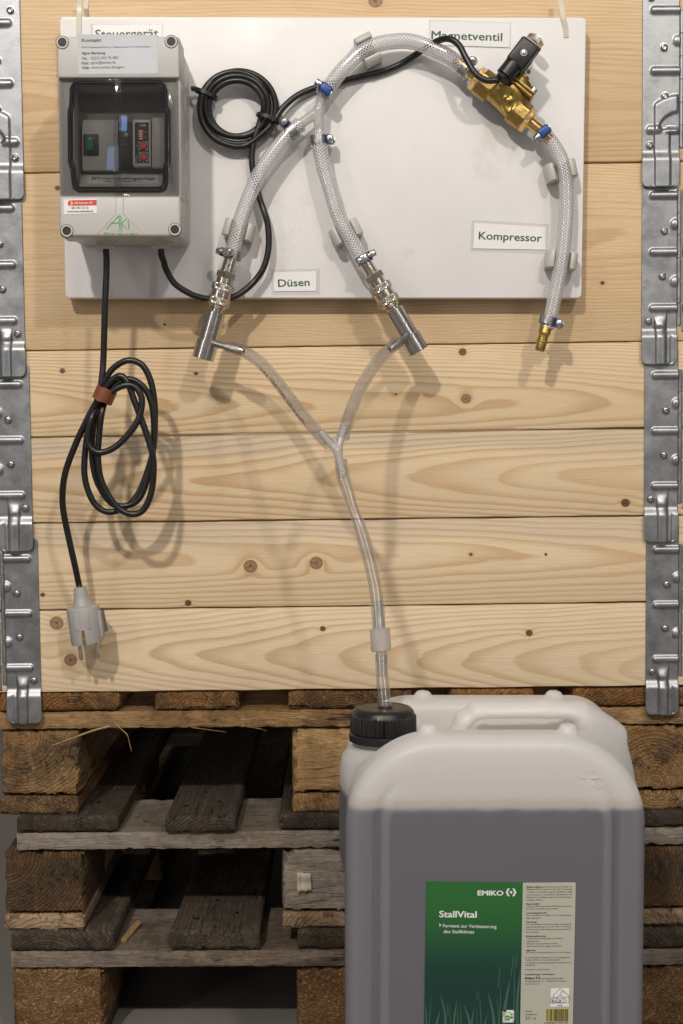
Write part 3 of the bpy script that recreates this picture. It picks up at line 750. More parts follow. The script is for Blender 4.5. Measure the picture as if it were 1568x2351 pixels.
c1 = collar('lowest wooden pallet collar with knotty planks, resting on the pallets',
    [(((90, 1403), (1480, 1384), (1480, 1575), (95, 1590)), dict(light=(0.78, 0.635, 0.445), pith=(-0.012, 0.055), freq=290, taper=-0.055, wav=0.010, contrast=0.66, drift=0.03), [(130, 1430, 17, 1), (162, 1515, 15, 1), (741, 1443, 6.5, 0), (1215, 1453, 8.5, 0)]),
     (((78, 1203), (1479, 1186), (1480, 1381), (90, 1400)), dict(pith=(0.006, 0.048), freq=300, taper=0.018, wav=0.008, contrast=0.7, stain=(0.012, 0.036, 0.42)), [(575, 1300, 16, 1), (726, 1293, 16, 1), (98, 1366, 5.5, 0), (432, 1385, 8, 0), (1253, 1273, 3.5, 0), (1081, 1273, 4, 0)])],
    [(-1, 18, 1660, -0.0016, 0, 79), (1, 1556, 1639, -0.0016, 0, 75)], 1)
c2 = collar('second pallet collar from the pallets, its upper plank behind the coiled mains cable',
    [(((75, 1006), (1478, 985), (1479, 1183), (78, 1200)), dict(light=(0.735, 0.58, 0.39), pith=(-0.004, 0.046), freq=270, taper=-0.030, wav=0.009, contrast=0.85, stain=(0.018, 0.034, 0.5)), [(1436, 1155, 10, 0)]),
     (((65, 806), (1476, 785), (1478, 981), (75, 1003)), dict(light=(0.75, 0.59, 0.385), pith=(-0.018, 0.055), freq=400, taper=0.020, wav=0.008, contrast=0.8), [(143, 852, 6.5, 0), (450, 858, 5, 0), (1062, 808, 9.5, 0), (1070, 916, 12, 1), (909, 905, 3, 0)])],
    [(-1, -2, 1266, -0.0016, 0, 79), (1, 1555, 1244, -0.0016, 0, 77)], 2)
c3 = collar('pallet collar of one wide plank behind the lower half of the white board',
    [(((55, 398), (1474, 373), (1476, 783), (65, 804)), dict(pith=(0.02, 0.09), freq=430, taper=0.010, wav=0.008, contrast=0.55, light=(0.69, 0.515, 0.315), sawn=1.2, bump=0.3), [(378, 745, 3.5, 0), (1383, 650, 5, 0), (132, 432, 6, 0), (945, 772, 3, 0)])],
    [(-1, -22, 867, -0.0016, 0, 81), (1, 1553, 837, -0.0016, 0, 80)], 3)
c4 = collar('topmost pallet collar with large curved embossing on its hinges',
    [(((40, -18), (1476, -40), (1474, 370), (55, 395)), dict(pith=(-0.03, 0.07), freq=300, taper=0.014, wav=0.010, contrast=0.62, light=(0.68, 0.495, 0.295)), [(862, 2, 16, 1), (195, 222, 5, 0), (1478, 80, 3, 0)])],
    [(-1, -36, 461, -0.0016, 1, 91), (1, 1559, 431, -0.0016, 1, 84)], 4)
# ------------------------------------------------------------------ white mounting board, its ties and name cards
YB = -0.026                                           # front face of the board
def rounded_quad(c4, r, n=5):
    pts = []
    for i in range(4):
        p, a, b = c4[i], c4[i-1], c4[(i+1) % 4]
        u, v = (a-p).normalized(), (b-p).normalized()
        for k in range(n+1):
            t = k/n; pts.append(p + u*r*(1-t)**2 + v*r*t**2)
    return pts
bc = [P(137, 38, YB), P(1346, 40, YB), P(1335, 684, YB), P(150, 684, YB)]
bm = bmesh.new()
fr_ = [bm.verts.new(p) for p in rounded_quad(bc, 0.0055)]; bk = [bm.verts.new(p + Vector((0, 0.021, 0))) for p in rounded_quad(bc, 0.0055)]
bm.faces.new(fr_); bm.faces.new(bk[::-1]); nfr = len(fr_)
for i in range(nfr): bm.faces.new((fr_[i], bk[i], bk[(i+1) % nfr], fr_[(i+1) % nfr]))
bmesh.ops.recalc_face_normals(bm, faces=list(bm.faces))
bmesh.ops.bevel(bm, geom=[e for e in bm.edges if len({v.co.y for v in e.verts}) == 1 or abs(e.verts[0].co.y-e.verts[1].co.y) < 1e-6], offset=0.0012, segments=2, profile=0.5, affect='EDGES')
bm.verts.index_update()
ob = mk('mounting_board', [tuple(v.co) for v in bm.verts], [[v.index for v in f.verts] for f in bm.faces], M['board'], None, 35); bm.free()
tag(ob, 'large white plastic board hanging on the planks and carrying the fittings', 'board')
hole = mk('screw_hole', *lathe(P(*zVAL(1083, 770), YB-0.0002), (0, 1, 0), [(0, 0.0023), (0.0001, 0.0001)], 16), plain('hole in board', (0.16, 0.11, 0.07), 0.8), ob)
def strap(pts, w, th, name, label, mat=M['tie'], group='nylon ties carrying the board'):
    pts = [P(*p) for p in pts]; A, s = crom(pts, 0.004); V, F = [], []
    T = np.gradient(A, axis=0); 
    for a, t in zip(A, T):
        t = Vector(t).normalized(); n = Vector((0, -1, 0)) - t*(-t.y); n.normalize(); b = t.cross(n)
        for q, e in ((-1, 0), (1, 0), (1, 1), (-1, 1)): V.append(tuple(Vector(a) + b*q*w/2 - n*e*th))
    m = len(A)
    for i in range(m-1):
        for k in range(4): F.append([i*4+k, i*4+(k+1) % 4, i*4+4+(k+1) % 4, i*4+4+k])
    F += [[0, 1, 2, 3][::-1], [m*4-4, m*4-3, m*4-2, m*4-1]]
    return tag(mk(name, V, F, mat, None, 40), label, 'cable tie', group)
strap([(183, -12, -0.020), (182, 15, -0.027), (181, 45, -0.0275), (181, 100, -0.0272)], 0.0055, 0.0012, 'cable_tie', 'milky nylon tie over the top left edge of the white board')
strap([(199, -12, -0.0015), (197, 15, -0.0015), (196, 36, -0.0018), (196, 60, -0.0028)], 0.0055, 0.0010, 'cable_tie', 'milky nylon tie behind the top left edge of the white board')
strap([(1280, -14, -0.020), (1287, 8, -0.026), (1293, 38, -0.0285), (1299, 62, -0.0275), (1300, 86, -0.0268)], 0.0055, 0.0012, 'cable_tie', 'milky nylon tie over the top right edge of the white board')

def name_card(label, card, film, txt, A, B, cap):
    r = thing('name_card', label, 'name card', P(*card[3], YB), 'laminated name cards on the board')
    mk('film', *card_px(film, YB-0.0002, 0.00025), M['film'], r)
    mk('paper', *card_px(card, YB-0.0005, 0.0004), M['paper'], r)
    mk('lettering', *text_px(txt, A, B, cap, YB-0.0010, 0.014), M['green_ink'], r)
name_card('name card reading Steuergerät, half hidden behind the control box', [(214, 57), (372, 57), (372, 108), (214, 108)], [(208, 55), (374, 55), (374, 112), (208, 112)], 'Steuergerät', (219, 89), (364, 86), 21)
name_card('name card reading Magnetventil at the top of the board', [(988, 49), (1171, 54), (1170, 109), (987, 103)], [(985, 45), (1174, 51), (1172, 112), (984, 107)], 'Magnetventil', (990, 89), (1153, 94), 18.5)
name_card('name card reading Kompressor on the right of the board', [(1089, 511.6), (1252.8, 521.3), (1252.4, 573.5), (1086.5, 570.5)], [(1083, 505), (1260, 515), (1259, 584), (1080, 577)], 'Kompressor', (1098.6, 549), (1243.6, 555), 18)
name_card('name card reading Düsen at the lower edge of the board', [(628, 625), (726, 623), (726, 668), (629, 669)], [(622, 619), (734, 617), (735, 677), (623, 678)], 'Düsen', (638.5, 658.5), (711, 656), 17.5)

# ------------------------------------------------------------------ control box
YF = -0.135
bx0, bx1 = P(133, 300, YF).x, P(413, 300, YF).x
bz1, bz0 = P(270, 83, YF).z, P(270, 543, YF).z
zz = lambda y, Y=YF: P(270, y, Y).z
xx = lambda x, Y=YF: P(x, 300, Y).x
box = thing('control_box', 'grey plastic control box with smoked window at the upper left of the board', 'control box', ((bx0+bx1)/2, -0.08, bz0))
mk('housing', *bspan(bx0+0.001, bx1-0.001, YB-0.0003, -0.0905, bz0+0.003, bz1-0.001, 0.007, 4), M['grey_box'], box, 40)
zw1, zw0 = zz(179), zz(450)          # door opening
ox0, ox1, oz1, oz0 = xx(167), xx(378), zz(196), zz(431)
lid = cat_(bspan(bx0, bx1, -0.091, YF, zw1, bz1, 0.0025, 3), bspan(bx0, bx1, -0.091, YF, bz0, zw0, 0.0035, 3),
           bspan(bx0, ox0, -0.091, -0.1285, zw0-0.001, zw1+0.001, 0.001), bspan(ox1, bx1, -0.091, -0.1285, zw0-0.001, zw1+0.001, 0.001),
           bspan(ox0-0.001, ox1+0.001, -0.0912, -0.1283, oz1, zw1+0.0015, 0.001), bspan(ox0-0.001, ox1+0.001, -0.0912, -0.1283, zw0-0.0015, oz0, 0.001))
lid = mk('lid', *lid, M['grey_box'], box, 40)
# chevron relief on the lid
zl = lambda a, b: zBOX(a, b)
for pts in ([(665, 1740), (665, 1905), (470, 2120)], [(740, 1740), (740, 1905), (965, 2120)]):
    mk('relief_line', *tube([P(*zl(*p), YF-0.0001) for p in (pts[0], pts[0], pts[1])], 0.0004, 0.01, 6), M['grey_box'], lid, 60)
    mk('relief_line', *tube([P(*zl(*p), YF-0.0001) for p in (pts[1], pts[1], pts[2])], 0.0004, 0.01, 6), M['grey_box'], lid, 60)
# smoked door with its ridge, latch bar and gasket
door = mk('door', *bspan(bx0+0.0008, bx1-0.0008, -0.1312, -0.1355, zw0+0.0005, zw1-0.0005, 0.0015, 3), M['smoke'], box, 40)
rx0, rx1 = xx(261), xx(279)
mk('ridge', *bspan(rx0, rx1, -0.1358, -0.1372, zw0+0.001, zw1-0.001, 0.0006), M['smoke_thin'], door, 40)
mk('latch_bar', *bspan(xx(386), xx(397), -0.1358, -0.1392, zz(425), zz(208), 0.0012), M['smoke_thin'], door, 40)
gs = [(176, 190), (366, 189), (377, 196), (380, 206), (381, 240), (387, 254), (388, 372), (382, 386), (381, 424), (377, 434), (368, 437), (180, 437), (172, 432), (169, 424), (166, 390), (160, 372), (159, 256), (163, 240), (164, 204), (168, 194)]
gp = [P(x, y, -0.1292) for x, y in gs]
def loop_tube(pts, r, seg=8):
    n = len(pts); V, F = [], []
    for i in range(n):
        t = (pts[(i+1) % n] - pts[i-1]).normalized(); nn = Vector((0, -1, 0)); b = t.cross(nn).normalized()
        for k in range(seg):
            a = 2*math.pi*k/seg; V.append(tuple(pts[i] + nn*math.cos(a)*r + b*math.sin(a)*r))
    for i in range(n):
        for k in range(seg): F.append([i*seg+k, i*seg+(k+1) % seg, ((i+1) % n)*seg+(k+1) % seg, ((i+1) % n)*seg+k])
    return np.array(V), F
mk('gasket', *loop_tube(gp, 0.0019), M['gasket'], door, 60)
gp2 = [p.lerp(sum(gp, Vector())/len(gp), 0.055) for p in gp]
mk('gasket', *loop_tube([Vector((p.x, -0.1289, p.z)) for p in gp2], 0.0010), M['gasket'], door, 60)
# inside: back panel, covers, switch, power unit, timer
YI = -0.104
ix = lambda x, Y=YI: P(*zl(x, 1200), Y).x
iz = lambda y, Y=YI: P(*zl(700, y), Y).z
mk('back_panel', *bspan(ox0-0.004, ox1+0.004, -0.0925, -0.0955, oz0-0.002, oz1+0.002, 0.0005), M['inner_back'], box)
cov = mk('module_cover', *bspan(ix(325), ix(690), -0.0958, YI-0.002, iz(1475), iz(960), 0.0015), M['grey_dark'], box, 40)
sw = mk('rocker_switch', *bspan(ix(342), ix(495), YI-0.0022, YI-0.0045, iz(1322), iz(1110), 0.001), M['black_matte'], box, 40)
mk('rocker', *bspan(ix(376), ix(455), YI-0.0046, YI-0.0085, iz(1285), iz(1145), 0.0018, 3), M['green_rocker'], sw, 40)
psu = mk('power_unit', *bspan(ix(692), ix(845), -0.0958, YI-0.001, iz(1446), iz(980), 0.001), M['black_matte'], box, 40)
mk('terminal_screw', *lathe(P(*zl(770, 1110), YI-0.0012), (0, -1, 0), [(0, 0.0022), (0.0006, 0.0021), (0.0008, 0.0017)], 16), M['grey_dark'], psu, 40)
tm = mk('timer_relay', *bspan(ix(842), ix(1025), -0.0958, YI-0.006, iz(1440), iz(965), 0.0015), M['grey_box'], box, 40)
mk('timer_face', *bspan(ix(858, YI-0.006), ix(1000, YI-0.006), YI-0.0062, YI-0.0066, iz(1395, YI-0.006), iz(985, YI-0.006), 0.0001, 1), M['black_matte'], tm)
YT = YI-0.0067
dip = mk('dip_switch', *bspan(P(*zl(890, 1000), YT).x, P(*zl(945, 1000), YT).x, YT+0.0003, YT-0.0012, P(*zl(890, 1162), YT).z, P(*zl(890, 1060), YT).z, 0.0003), M['red'], tm, 40)
for k in range(4):
    a, b = P(*zl(905, 1072 + k*25), YT), P(*zl(938, 1086 + k*25), YT)
    mk('dip_lever', *bspan(a.x, b.x, YT-0.0013, YT-0.0020, b.z, a.z, 0.0002, 1), M['white_ink'], dip)
for (cx_, cy_) in ((943, 1222), (946, 1333)):
    mk('dial', *lathe(P(*zl(cx_, cy_), YT), (0, -1, 0), [(0, 0.0038), (0.0014, 0.0037), (0.0018, 0.0033)], 20), M['red'], tm, 40)
    parts = []
    for k in range(11):
        an = math.radians(-225 + k*27); d = (math.cos(an), math.sin(an))
        p = [(cx_ + d[0]*r_ + q*d[1]*3, cy_ + d[1]*r_ - q*d[0]*3) for r_, q in ((40, 1), (52, 1), (52, -1), (40, -1))]
        parts.append(poly_px([zl(*q) for q in p], YT, 0.0002))
    mk('dial_scale', *cat_(*parts), M['white_ink'], tm)
tx = [text_px('HSB', zl(905, 1025), zl(968, 1025), 5.0, YT), text_px('I', zl(964, 1088), zl(969, 1088), 4, YT), text_px('II', zl(962, 1146), zl(972, 1146), 4, YT),
      text_px('30', zl(893, 1192), zl(912, 1192), 3.6, YT), text_px('70', zl(970, 1190), zl(990, 1190), 3.6, YT), text_px('5', zl(897, 1266), zl(906, 1266), 3.6, YT), text_px('100', zl(965, 1266), zl(993, 1266), 3.6, YT),
      text_px('30', zl(895, 1301), zl(914, 1301), 3.6, YT), text_px('70', zl(972, 1299), zl(992, 1299), 3.6, YT), text_px('5', zl(900, 1377), zl(909, 1377), 3.6, YT), text_px('100', zl(968, 1377), zl(996, 1377), 3.6, YT),
      text_px('I', zl(877, 1232), zl(881, 1232), 4, YT), text_px('II', zl(874, 1340), zl(884, 1340), 4, YT), text_px('%', zl(937, 1388), zl(953, 1388), 3.6, YT)]
a, b = P(*zl(875, 1388), YT), P(*zl(875, 1350), YT)
tx.append(text_fr('ZTG', a, b-a, Vector((-1, 0, 0))*4*mm(YT)))
mk('lettering', *cat_(*tx), M['white_ink'], tm)
YU = YI-0.0011
tx = [text_px('INPUT(输入)'[:6], zl(705, 1254), zl(800, 1254), 3.2, YU), text_px('100-240VAC', zl(705, 1275), zl(820, 1275), 3.2, YU), text_px('0.5A  50/60Hz', zl(705, 1294), zl(820, 1294), 3.2, YU),
      text_px('OUTPUT', zl(705, 1325), zl(795, 1325), 3.2, YU), text_px('24VDC  0.63A', zl(705, 1344), zl(820, 1344), 3.2, YU), text_px('N       L', zl(745, 1378), zl(810, 1378), 3.6, YU), text_px('MW', zl(720, 1222), zl(790, 1222), 6, YU, 0.03)]
mk('lettering', *cat_(*tx), plain('dull print', (0.12, 0.10, 0.085), 0.5), psu)
mk('module_cover', *bspan(ix(1032), ix(1165), -0.0958, YI-0.004, iz(1450), iz(940), 0.0015), M['grey_dark'], box, 40)
# sloping strip with the name of the plant
q = [P(*zl(300, 1500), -0.0965), P(*zl(1150, 1500), -0.0965), P(*zl(1160, 1640), -0.1275), P(*zl(290, 1640), -0.1275)]
mk('sloping_ledge', *prism(q, (0, 0.0015, -0.002)), M['grey_dark'], box)
def on_slope(u, v): return q[0].lerp(q[1], u).lerp(q[3].lerp(q[2], u), v)
nrm = (q[1]-q[0]).cross(q[3]-q[0]).normalized(); nrm = nrm if nrm.y < 0 else -nrm
st = [on_slope(0.11, 0.16) + nrm*0.0003, on_slope(0.93, 0.16) + nrm*0.0003, on_slope(0.93, 0.76) + nrm*0.0003, on_slope(0.09, 0.76) + nrm*0.0003]
mk('strip_label', *prism(st, -nrm*0.0002), M['sticker'], box)
mk('lettering', *cat_(text_fr('EM-Vernebelungsanlage', on_slope(0.15, 0.48), on_slope(0.89, 0.48)-on_slope(0.15, 0.48), on_slope(0.15, 0.28)-on_slope(0.15, 0.48), 0.01, nrm*0.0006),
                      text_fr('Steuereinheit V1.1', on_slope(0.30, 0.66), on_slope(0.73, 0.66)-on_slope(0.30, 0.66), on_slope(0.30, 0.54)-on_slope(0.30, 0.66), 0.0, nrm*0.0006)), M['black_ink'], box)
# lid screws
for (sx, sy, an) in ((143, 97.5, 0.3), (393, 95.5, 0.45), (153.5, 530, 0.7), (401.5, 527, 0.3)):
    p = P(sx, sy, YF)
    mk('groove_shade', *lathe(p, (0, -1, 0), [(-0.001, 0.0070), (0.0003, 0.0070), (0.0003, 0.0060)], 28), M['black_matte'], box)  # flat black ring stands for the shade in a groove
    s = mk('lid_screw', *lathe(p, (0, -1, 0), [(-0.002, 0.0064), (0.0006, 0.0064), (0.0009, 0.0061), (0.0009, 0.0047), (-0.0026, 0.0046), (-0.0028, 0.0044)], 28), M['grey_box'], box, 40)
    mk('screw_head', *lathe(p, (0, -1, 0), [(-0.0026, 0.0045), (-0.0012, 0.0044), (-0.0010, 0.0040)], 24), M['tag'], s, 40)
    mk('slot_shade', *rbox(p + Vector((0, 0.00105, 0)), (0.0080, 0.0006, 0.0024), 0, 1, Matrix.Rotation(an, 3, 'Y')), M['black_matte'], s)  # dark bar instead of a cut, its colour is the slot's shade
# stickers and print
q4 = [(178, 79), (361, 80), (363, 169), (179, 171)]
sk = mk('contact_sticker', *card_px(q4, YF-0.0002, 0.0002), M['sticker'], box)
YS = YF-0.0005
tx = [text_px('Kontakt', zl(320, 170), zl(520, 168), 7.4, YS, 0.02), text_px('Agrar-Beratung', zl(320, 297), zl(558, 294), 6.2, YS, 0.02), text_px('Tel.:', zl(320, 352), zl(380, 351), 6.2, YS, 0.02),
      text_px('Mail:', zl(320, 400), zl(395, 399), 6.2, YS, 0.02), text_px('Web:', zl(320, 446), zl(400, 445), 6.2, YS, 0.02)]
tx2 = [text_px('EMIKO Handelsgesellschaft mbH • Mühlgrabenstraße 13 • 53340 Meckenheim', zl(318, 233), zl(1015, 226), 3.6, YS), text_px('02225 955 95 800', zl(413, 349), zl(690, 343), 6.4, YS), text_px('agrar@emiko.de', zl(413, 394), zl(665, 389), 6.2, YS), text_px('www.emiko.de/agrar', zl(416, 442), zl(757, 436), 6.2, YS)]
mk('lettering', *cat_(*tx), M['dark_green_ink'], sk); mk('lettering', *cat_(*tx2), M['grey_ink'], sk)
s2 = mk('company_sticker', *card_px([zl(138, 1765), zl(473, 1752), zl(476, 1902), zl(140, 1915)], YF-0.0002, 0.0002), M['paper'], box)
mk('red_bar', *poly_px([zl(200, 1772), zl(471, 1768), zl(472, 1823), zl(200, 1829)], YF-0.0004), M['red'], s2)
cir = [zl(206 + 26*math.cos(t*math.pi/12), 1802 + 29*math.sin(t*math.pi/12)) for t in range(24)]
mk('red_disc', *poly_px(cir, YF-0.0005), M['red'], s2)
mk('disc_highlight', *poly_px([zl(206 + 26*math.cos(t), 1802 + 27*math.sin(t)) for t in np.linspace(-1.45, 1.45, 12)] , YF-0.0006), plain('pale red print', (0.75, 0.42, 0.32), 0.4), s2)
mk('lettering', *text_px('EM Schweiz AG', zl(250, 1812), zl(435, 1806), 5.2, YF-0.0006, 0.02), M['white_ink'], s2)
mk('lettering', *cat_(text_px('031 701 12 12', zl(218, 1861), zl(388, 1857), 5.2, YF-0.0005, 0.02), text_px('www.em-schweiz.ch', zl(175, 1895), zl(437, 1890), 4.8, YF-0.0005, 0.02)), M['black_ink'], s2)
def stroke(pts, wpx, Y):
    V, F = [], []
    for (a, b) in zip(pts[:-1], pts[1:]):
        a3, b3 = P(*a, Y), P(*b, Y); d = (b3-a3).normalized(); n_ = Vector((-d.z, 0, d.x))*wpx*mm(Y)/2; i = len(V)
        V += [tuple(a3+n_), tuple(b3+n_), tuple(b3-n_), tuple(a3-n_)]; F.append([i, i+1, i+2, i+3])
    return np.array(V), F
YA = YF-0.0002
lg = [stroke([zl(568, 2066), zl(697, 1926), zl(706, 2064)], 2.0, YA), stroke([zl(612, 2003), zl(704, 2000)], 1.8, YA-0.0001), stroke([zl(716, 1926), zl(720, 2064)], 2.0, YA-0.0001), stroke([zl(774, 1956), zl(722, 2008), zl(778, 2064)], 1.8, YA),
      stroke([zl(796, 2000), zl(796, 2066)], 2.2, YA), poly_px([zl(790 + 8*math.cos(t), 1985 + 8*math.sin(t)) for t in np.linspace(0, 5.9, 10)], YA, 0),
      stroke([zl(548, 2098), zl(577, 2098), zl(577, 2128), zl(548, 2128), zl(548, 2098)], 0.8, YA), stroke([zl(556, 2106), zl(569, 2106), zl(569, 2120), zl(556, 2120), zl(556, 2106)], 0.7, YA),
      text_px('IP 65', zl(590, 2124), zl(658, 2124), 5.4, YA), text_px('AC 400 V', zl(752, 2127), zl(887, 2127), 5.4, YA), text_px('els', zl(690, 2122), zl(730, 2122), 5, YA, 0.02),
      stroke([zl(688, 2078), zl(732, 2078), zl(732, 2126), zl(688, 2126), zl(688, 2078)], 0.8, YA)]
mk('lettering', *cat_(*lg), M['bright_green'], box)
# knock-outs on the right side, glands underneath
for (y_, Yc) in ((1660, -0.062), (860, -0.062), (1280, -0.062)):
    z_ = P(*zl(1420, y_), Yc).z; rr = 0.016 if y_ != 1280 else 0.011
    mk('knock_out', *lathe((bx1-0.0011, Yc, z_), (1, 0, 0), [(0, rr), (0.0006, rr), (0.0006, rr-0.0012), (0.0003, rr-0.0014), (0.0003, rr*0.62), (0.0007, rr*0.60), (0.0007, rr*0.54), (0.0004, rr*0.5)], 32), M['grey_box'], box, 40)
GL = []
for gx in (243, 370):
    p = Vector((P(gx, 575, -0.085).x, -0.085, bz0+0.0032))
    mk('cable_gland', *lathe(p, (0, 0, -1), [(-0.002, 0.0140), (0.0035, 0.0138), (0.0045, 0.0125), (0.0046, 0.0105), (0.0085, 0.0098), (0.0100, 0.0075), (0.0104, 0.0036)], 28), M['grey_box'], box, 40)
    GL.append(p)
p = Vector((P(306, 575, -0.085).x, -0.085, bz0+0.0032))
mk('cable_gland', *lathe(p, (0, 0, -1), [(-0.002, 0.011), (0.0012, 0.0108), (0.0014, 0.0085), (0.0009, 0.008)], 28), M['grey_box'], box, 40)

# ------------------------------------------------------------------ cables
CR = 0.0036
# mains cable with plug
pt, pbm = P(*zPLUG(228, 1874), -0.045), P(*zPLUG(263, 2128), -0.045)
pa = (pbm-pt).normalized(); pl = (pbm-pt).length
S6 = lambda l, Y: [(*zPLUG(a, b), Y) for a, b in l]
mc = thing('mains_cable', 'coiled black mains cable with grey plug hanging down the planks', 'cable', P(190, 1500, -0.045))
def yof(l, ys): return [(x, y, ys[0] + (ys[1]-ys[0])*i/(len(l)-1)) for i, (x, y, *_) in enumerate(l)]
g0 = GL[0]
seg_in = S6([(372, 150), (364, 260), (345, 380), (300, 520), (268, 640), (245, 800), (240, 950), (270, 1080), (330, 1180), (420, 1217), (540, 1172), (620, 1080), (690, 900), (722, 760), (731, 600), (728, 450), (700, 300), (640, 190), (540, 160), (440, 215), (385, 300), (345, 400)], -0.078)
seg_b = S6([(325, 500), (300, 640), (292, 760), (302, 900), (340, 1030), (430, 1155), (540, 1172), (630, 1110), (690, 940), (724, 720), (716, 500), (670, 370), (590, 300), (520, 296), (440, 350), (390, 430)], -0.083)
seg_c = S6([(362, 520), (345, 650), (335, 830), (355, 985), (420, 1120), (500, 1207), (590, 1232), (660, 1190), (710, 1060), (722, 880), (700, 760), (640, 580), (580, 420), (540, 310), (490, 266), (430, 300), (380, 370), (330, 480)], -0.088)
seg_d = S6([(290, 560), (262, 680), (275, 760), (340, 802), (440, 772), (540, 682), (620, 560), (640, 430), (600, 350), (540, 330), (470, 352), (400, 400), (350, 440)], -0.093)
seg_o = S6([(318, 462), (250, 590), (180, 740), (110, 930), (88, 1080), (95, 1220), (140, 1440), (178, 1610), (200, 1715)], -0.085)
path = [g0 + Vector((0, 0, -0.008)), g0 + Vector((0.0005, 0, -0.03)), P(241, 700, -0.083), P(239, 775, -0.080)]
path += [P(x, y, -0.078 - 0.0035*math.sin(i*0.45)) for i, (x, y, Y) in enumerate(seg_in)]
path += [P(x, y, -0.082 - 0.004*math.cos(i*0.5)) for i, (x, y, Y) in enumerate(seg_b)]
path += [P(x, y, -0.089 - 0.003*math.cos(i*0.5)) for i, (x, y, Y) in enumerate(seg_c)]
path += [P(x, y, -0.095) for x, y, Y in seg_d]
no = len(seg_o)
path += [P(x, y, -0.092 + (0.092-0.042)*(i/(no-1))**1.4) for i, (x, y, Y) in enumerate(seg_o)]
path += [pt - pa*0.018]
mk('cord', *tube(path, CR, 0.004, 12), M['cable'], mc, 180)
# tape wrapped round the bundle
tc = P(*zPLUG(380, 400), -0.087); ta = (P(*zPLUG(350, 470), -0.086) - P(*zPLUG(412, 330), -0.086)).normalized()
def band_loop(c, axis, ax_u, ru, rv, wd, th, jag=0.0):
    a, r, t = frame(axis, ax_u); V, F = [], []; n = 36
    for k in range(n):
        an = 2*math.pi*k/n; ce, se = math.cos(an), math.sin(an)
        for e, off in ((-wd/2, 0), (wd/2, 0), (wd/2, th), (-wd/2, th)):
            V.append(tuple(c + r*ce*(ru+off) + t*se*(rv+off) + a*(e + jag*math.sin(an*5+e*900))))
    for k in range(n):
        for m_ in range(4): F.append([k*4+m_, k*4+(m_+1) % 4, ((k+1) % n)*4+(m_+1) % 4, ((k+1) % n)*4+m_])
    return np.array(V), F
mk('tape', *band_loop(tc, ta, Vector((0, -1, 0)), 0.0150, 0.0112, 0.0155, 0.0004, 0.0006), M['tape'], mc, 60)
plug = mk('plug', *lathe(pt, pa, [(-0.0225, 0.0052), (-0.022, 0.0070), (-0.012, 0.0085), (-0.003, 0.0104), (-0.0008, 0.0120), (0, 0.0172), (0.0006, 0.0182), (0.002, 0.0187), (pl-0.002, 0.0186), (pl, 0.0180), (pl+0.0001, 0.001)], 40,
        fn=lambda an, s: (-0.0032*max(0, math.cos(an))**6 if 0.004 < s < 0.026 else 0)), M['plug'], mc, 45)
gr = frame(pa)
ctr = pt + pa*0.0155 + gr[1]*0.0178
mk('grip_recess', *rbox(ctr, (0.017, 0.0010, 0.0185), 0.0022, 3, Matrix((-gr[2], -gr[1], -pa)).transposed()), M['plug'], plug, 40)
for off in (-0.0095, 0.0095):
    b_ = pbm + Vector((math.cos(0.15), 0, 0))*0 + gr[2]*(-off)
    mk('pin', *lathe(b_, pa, [(-0.001, 0.0024), (0.0165, 0.0024), (0.0185, 0.0018), (0.0190, 0.0008)], 16), M['nickel'], plug, 40)
mk('earth_clip', *rbox(pbm - pa*0.0085 + gr[1]*0.0184, (0.0034, 0.0016, 0.0175), 0.0003, 1, Matrix((gr[2], -gr[1], pa)).transposed()), M['brass_bright'], plug)
mk('cheek', *rbox(pt + pa*0.022 - gr[2]*0.0185, (0.003, 0.014, 0.03), 0.001, 2, Matrix((gr[2], gr[1], pa)).transposed()), M['plug'], plug, 40)
tg = [P(*zPLUG(362, 1902), -0.040), P(*zPLUG(372, 1898), -0.038), P(*zPLUG(404, 2045), -0.030), P(*zPLUG(378, 2052), -0.034)]
mk('flag_tag', *prism(tg, (0.0004, 0.0006, 0)), M['tag'], plug)

# control cable: box -> coil -> valve
cc = thing('control_cable', 'black cable with a tied ring of loops running from box to valve', 'cable', P(543, 340, YB))
cen = zCOIL(475, 550)
pts = []
gpt = GL[1]
low = [(376, 600), (381, 618), (400, 650), (430, 671), (453, 681), (478, 686), (505, 687.5), (533, 682.5), (555, 671.5), (584, 646), (606, 613), (616.5, 569), (615.4, 521), (606.6, 486), (594.7, 452), (583, 405), (578, 365), (583, 324), (592, 296), (599, 272)]
pts += [gpt + Vector((0, 0, -0.008)), gpt + Vector((0, 0.001, -0.016))]
nl = len(low)
pts += [P(x, y, -0.080 + (0.080-0.043)*min(1, i/9)) if i < 14 else P(x, y, -0.038) for i, (x, y) in enumerate(low)]
turns = 3.92; n = 52
for i in range(1, n):
    t = i/n; an = math.radians(22) - t*turns*2*math.pi          # counter-clockwise on the way back
    r = 61 + 31*t + 2.5*math.sin(t*11); cxo, cyo = 4*math.sin(t*9), 4*math.cos(t*7)
    pts.append(P(cen[0] + cxo + r*math.cos(an), cen[1] + cyo + r*math.sin(an)*0.98, -0.0365 - 0.009*(0.5+0.5*math.sin(t*23)) ))
back = [(608, 302), (630, 276.6), (649.5, 248), (680, 221), (716, 204), (752, 194), (790, 185), (828, 176), (874, 165.5), (916, 149), (958, 123), (985, 104), (1013, 91), (1034, 90), (1054, 104), (1070, 134), (1089, 166), (1114, 184), (1146, 184)]
nb_ = len(back); yb = [-0.040, -0.040, -0.039, -0.036, -0.033, -0.031, -0.031, -0.031, -0.031, -0.031, -0.034, -0.045, -0.060, -0.068, -0.072, -0.076, -0.079, -0.081, -0.081]
pts += [P(x, y, Y_) for (x, y), Y_ in zip(back, yb)]
mk('cord', *tube(pts, CR, 0.0035, 12), M['cable'], cc, 180)
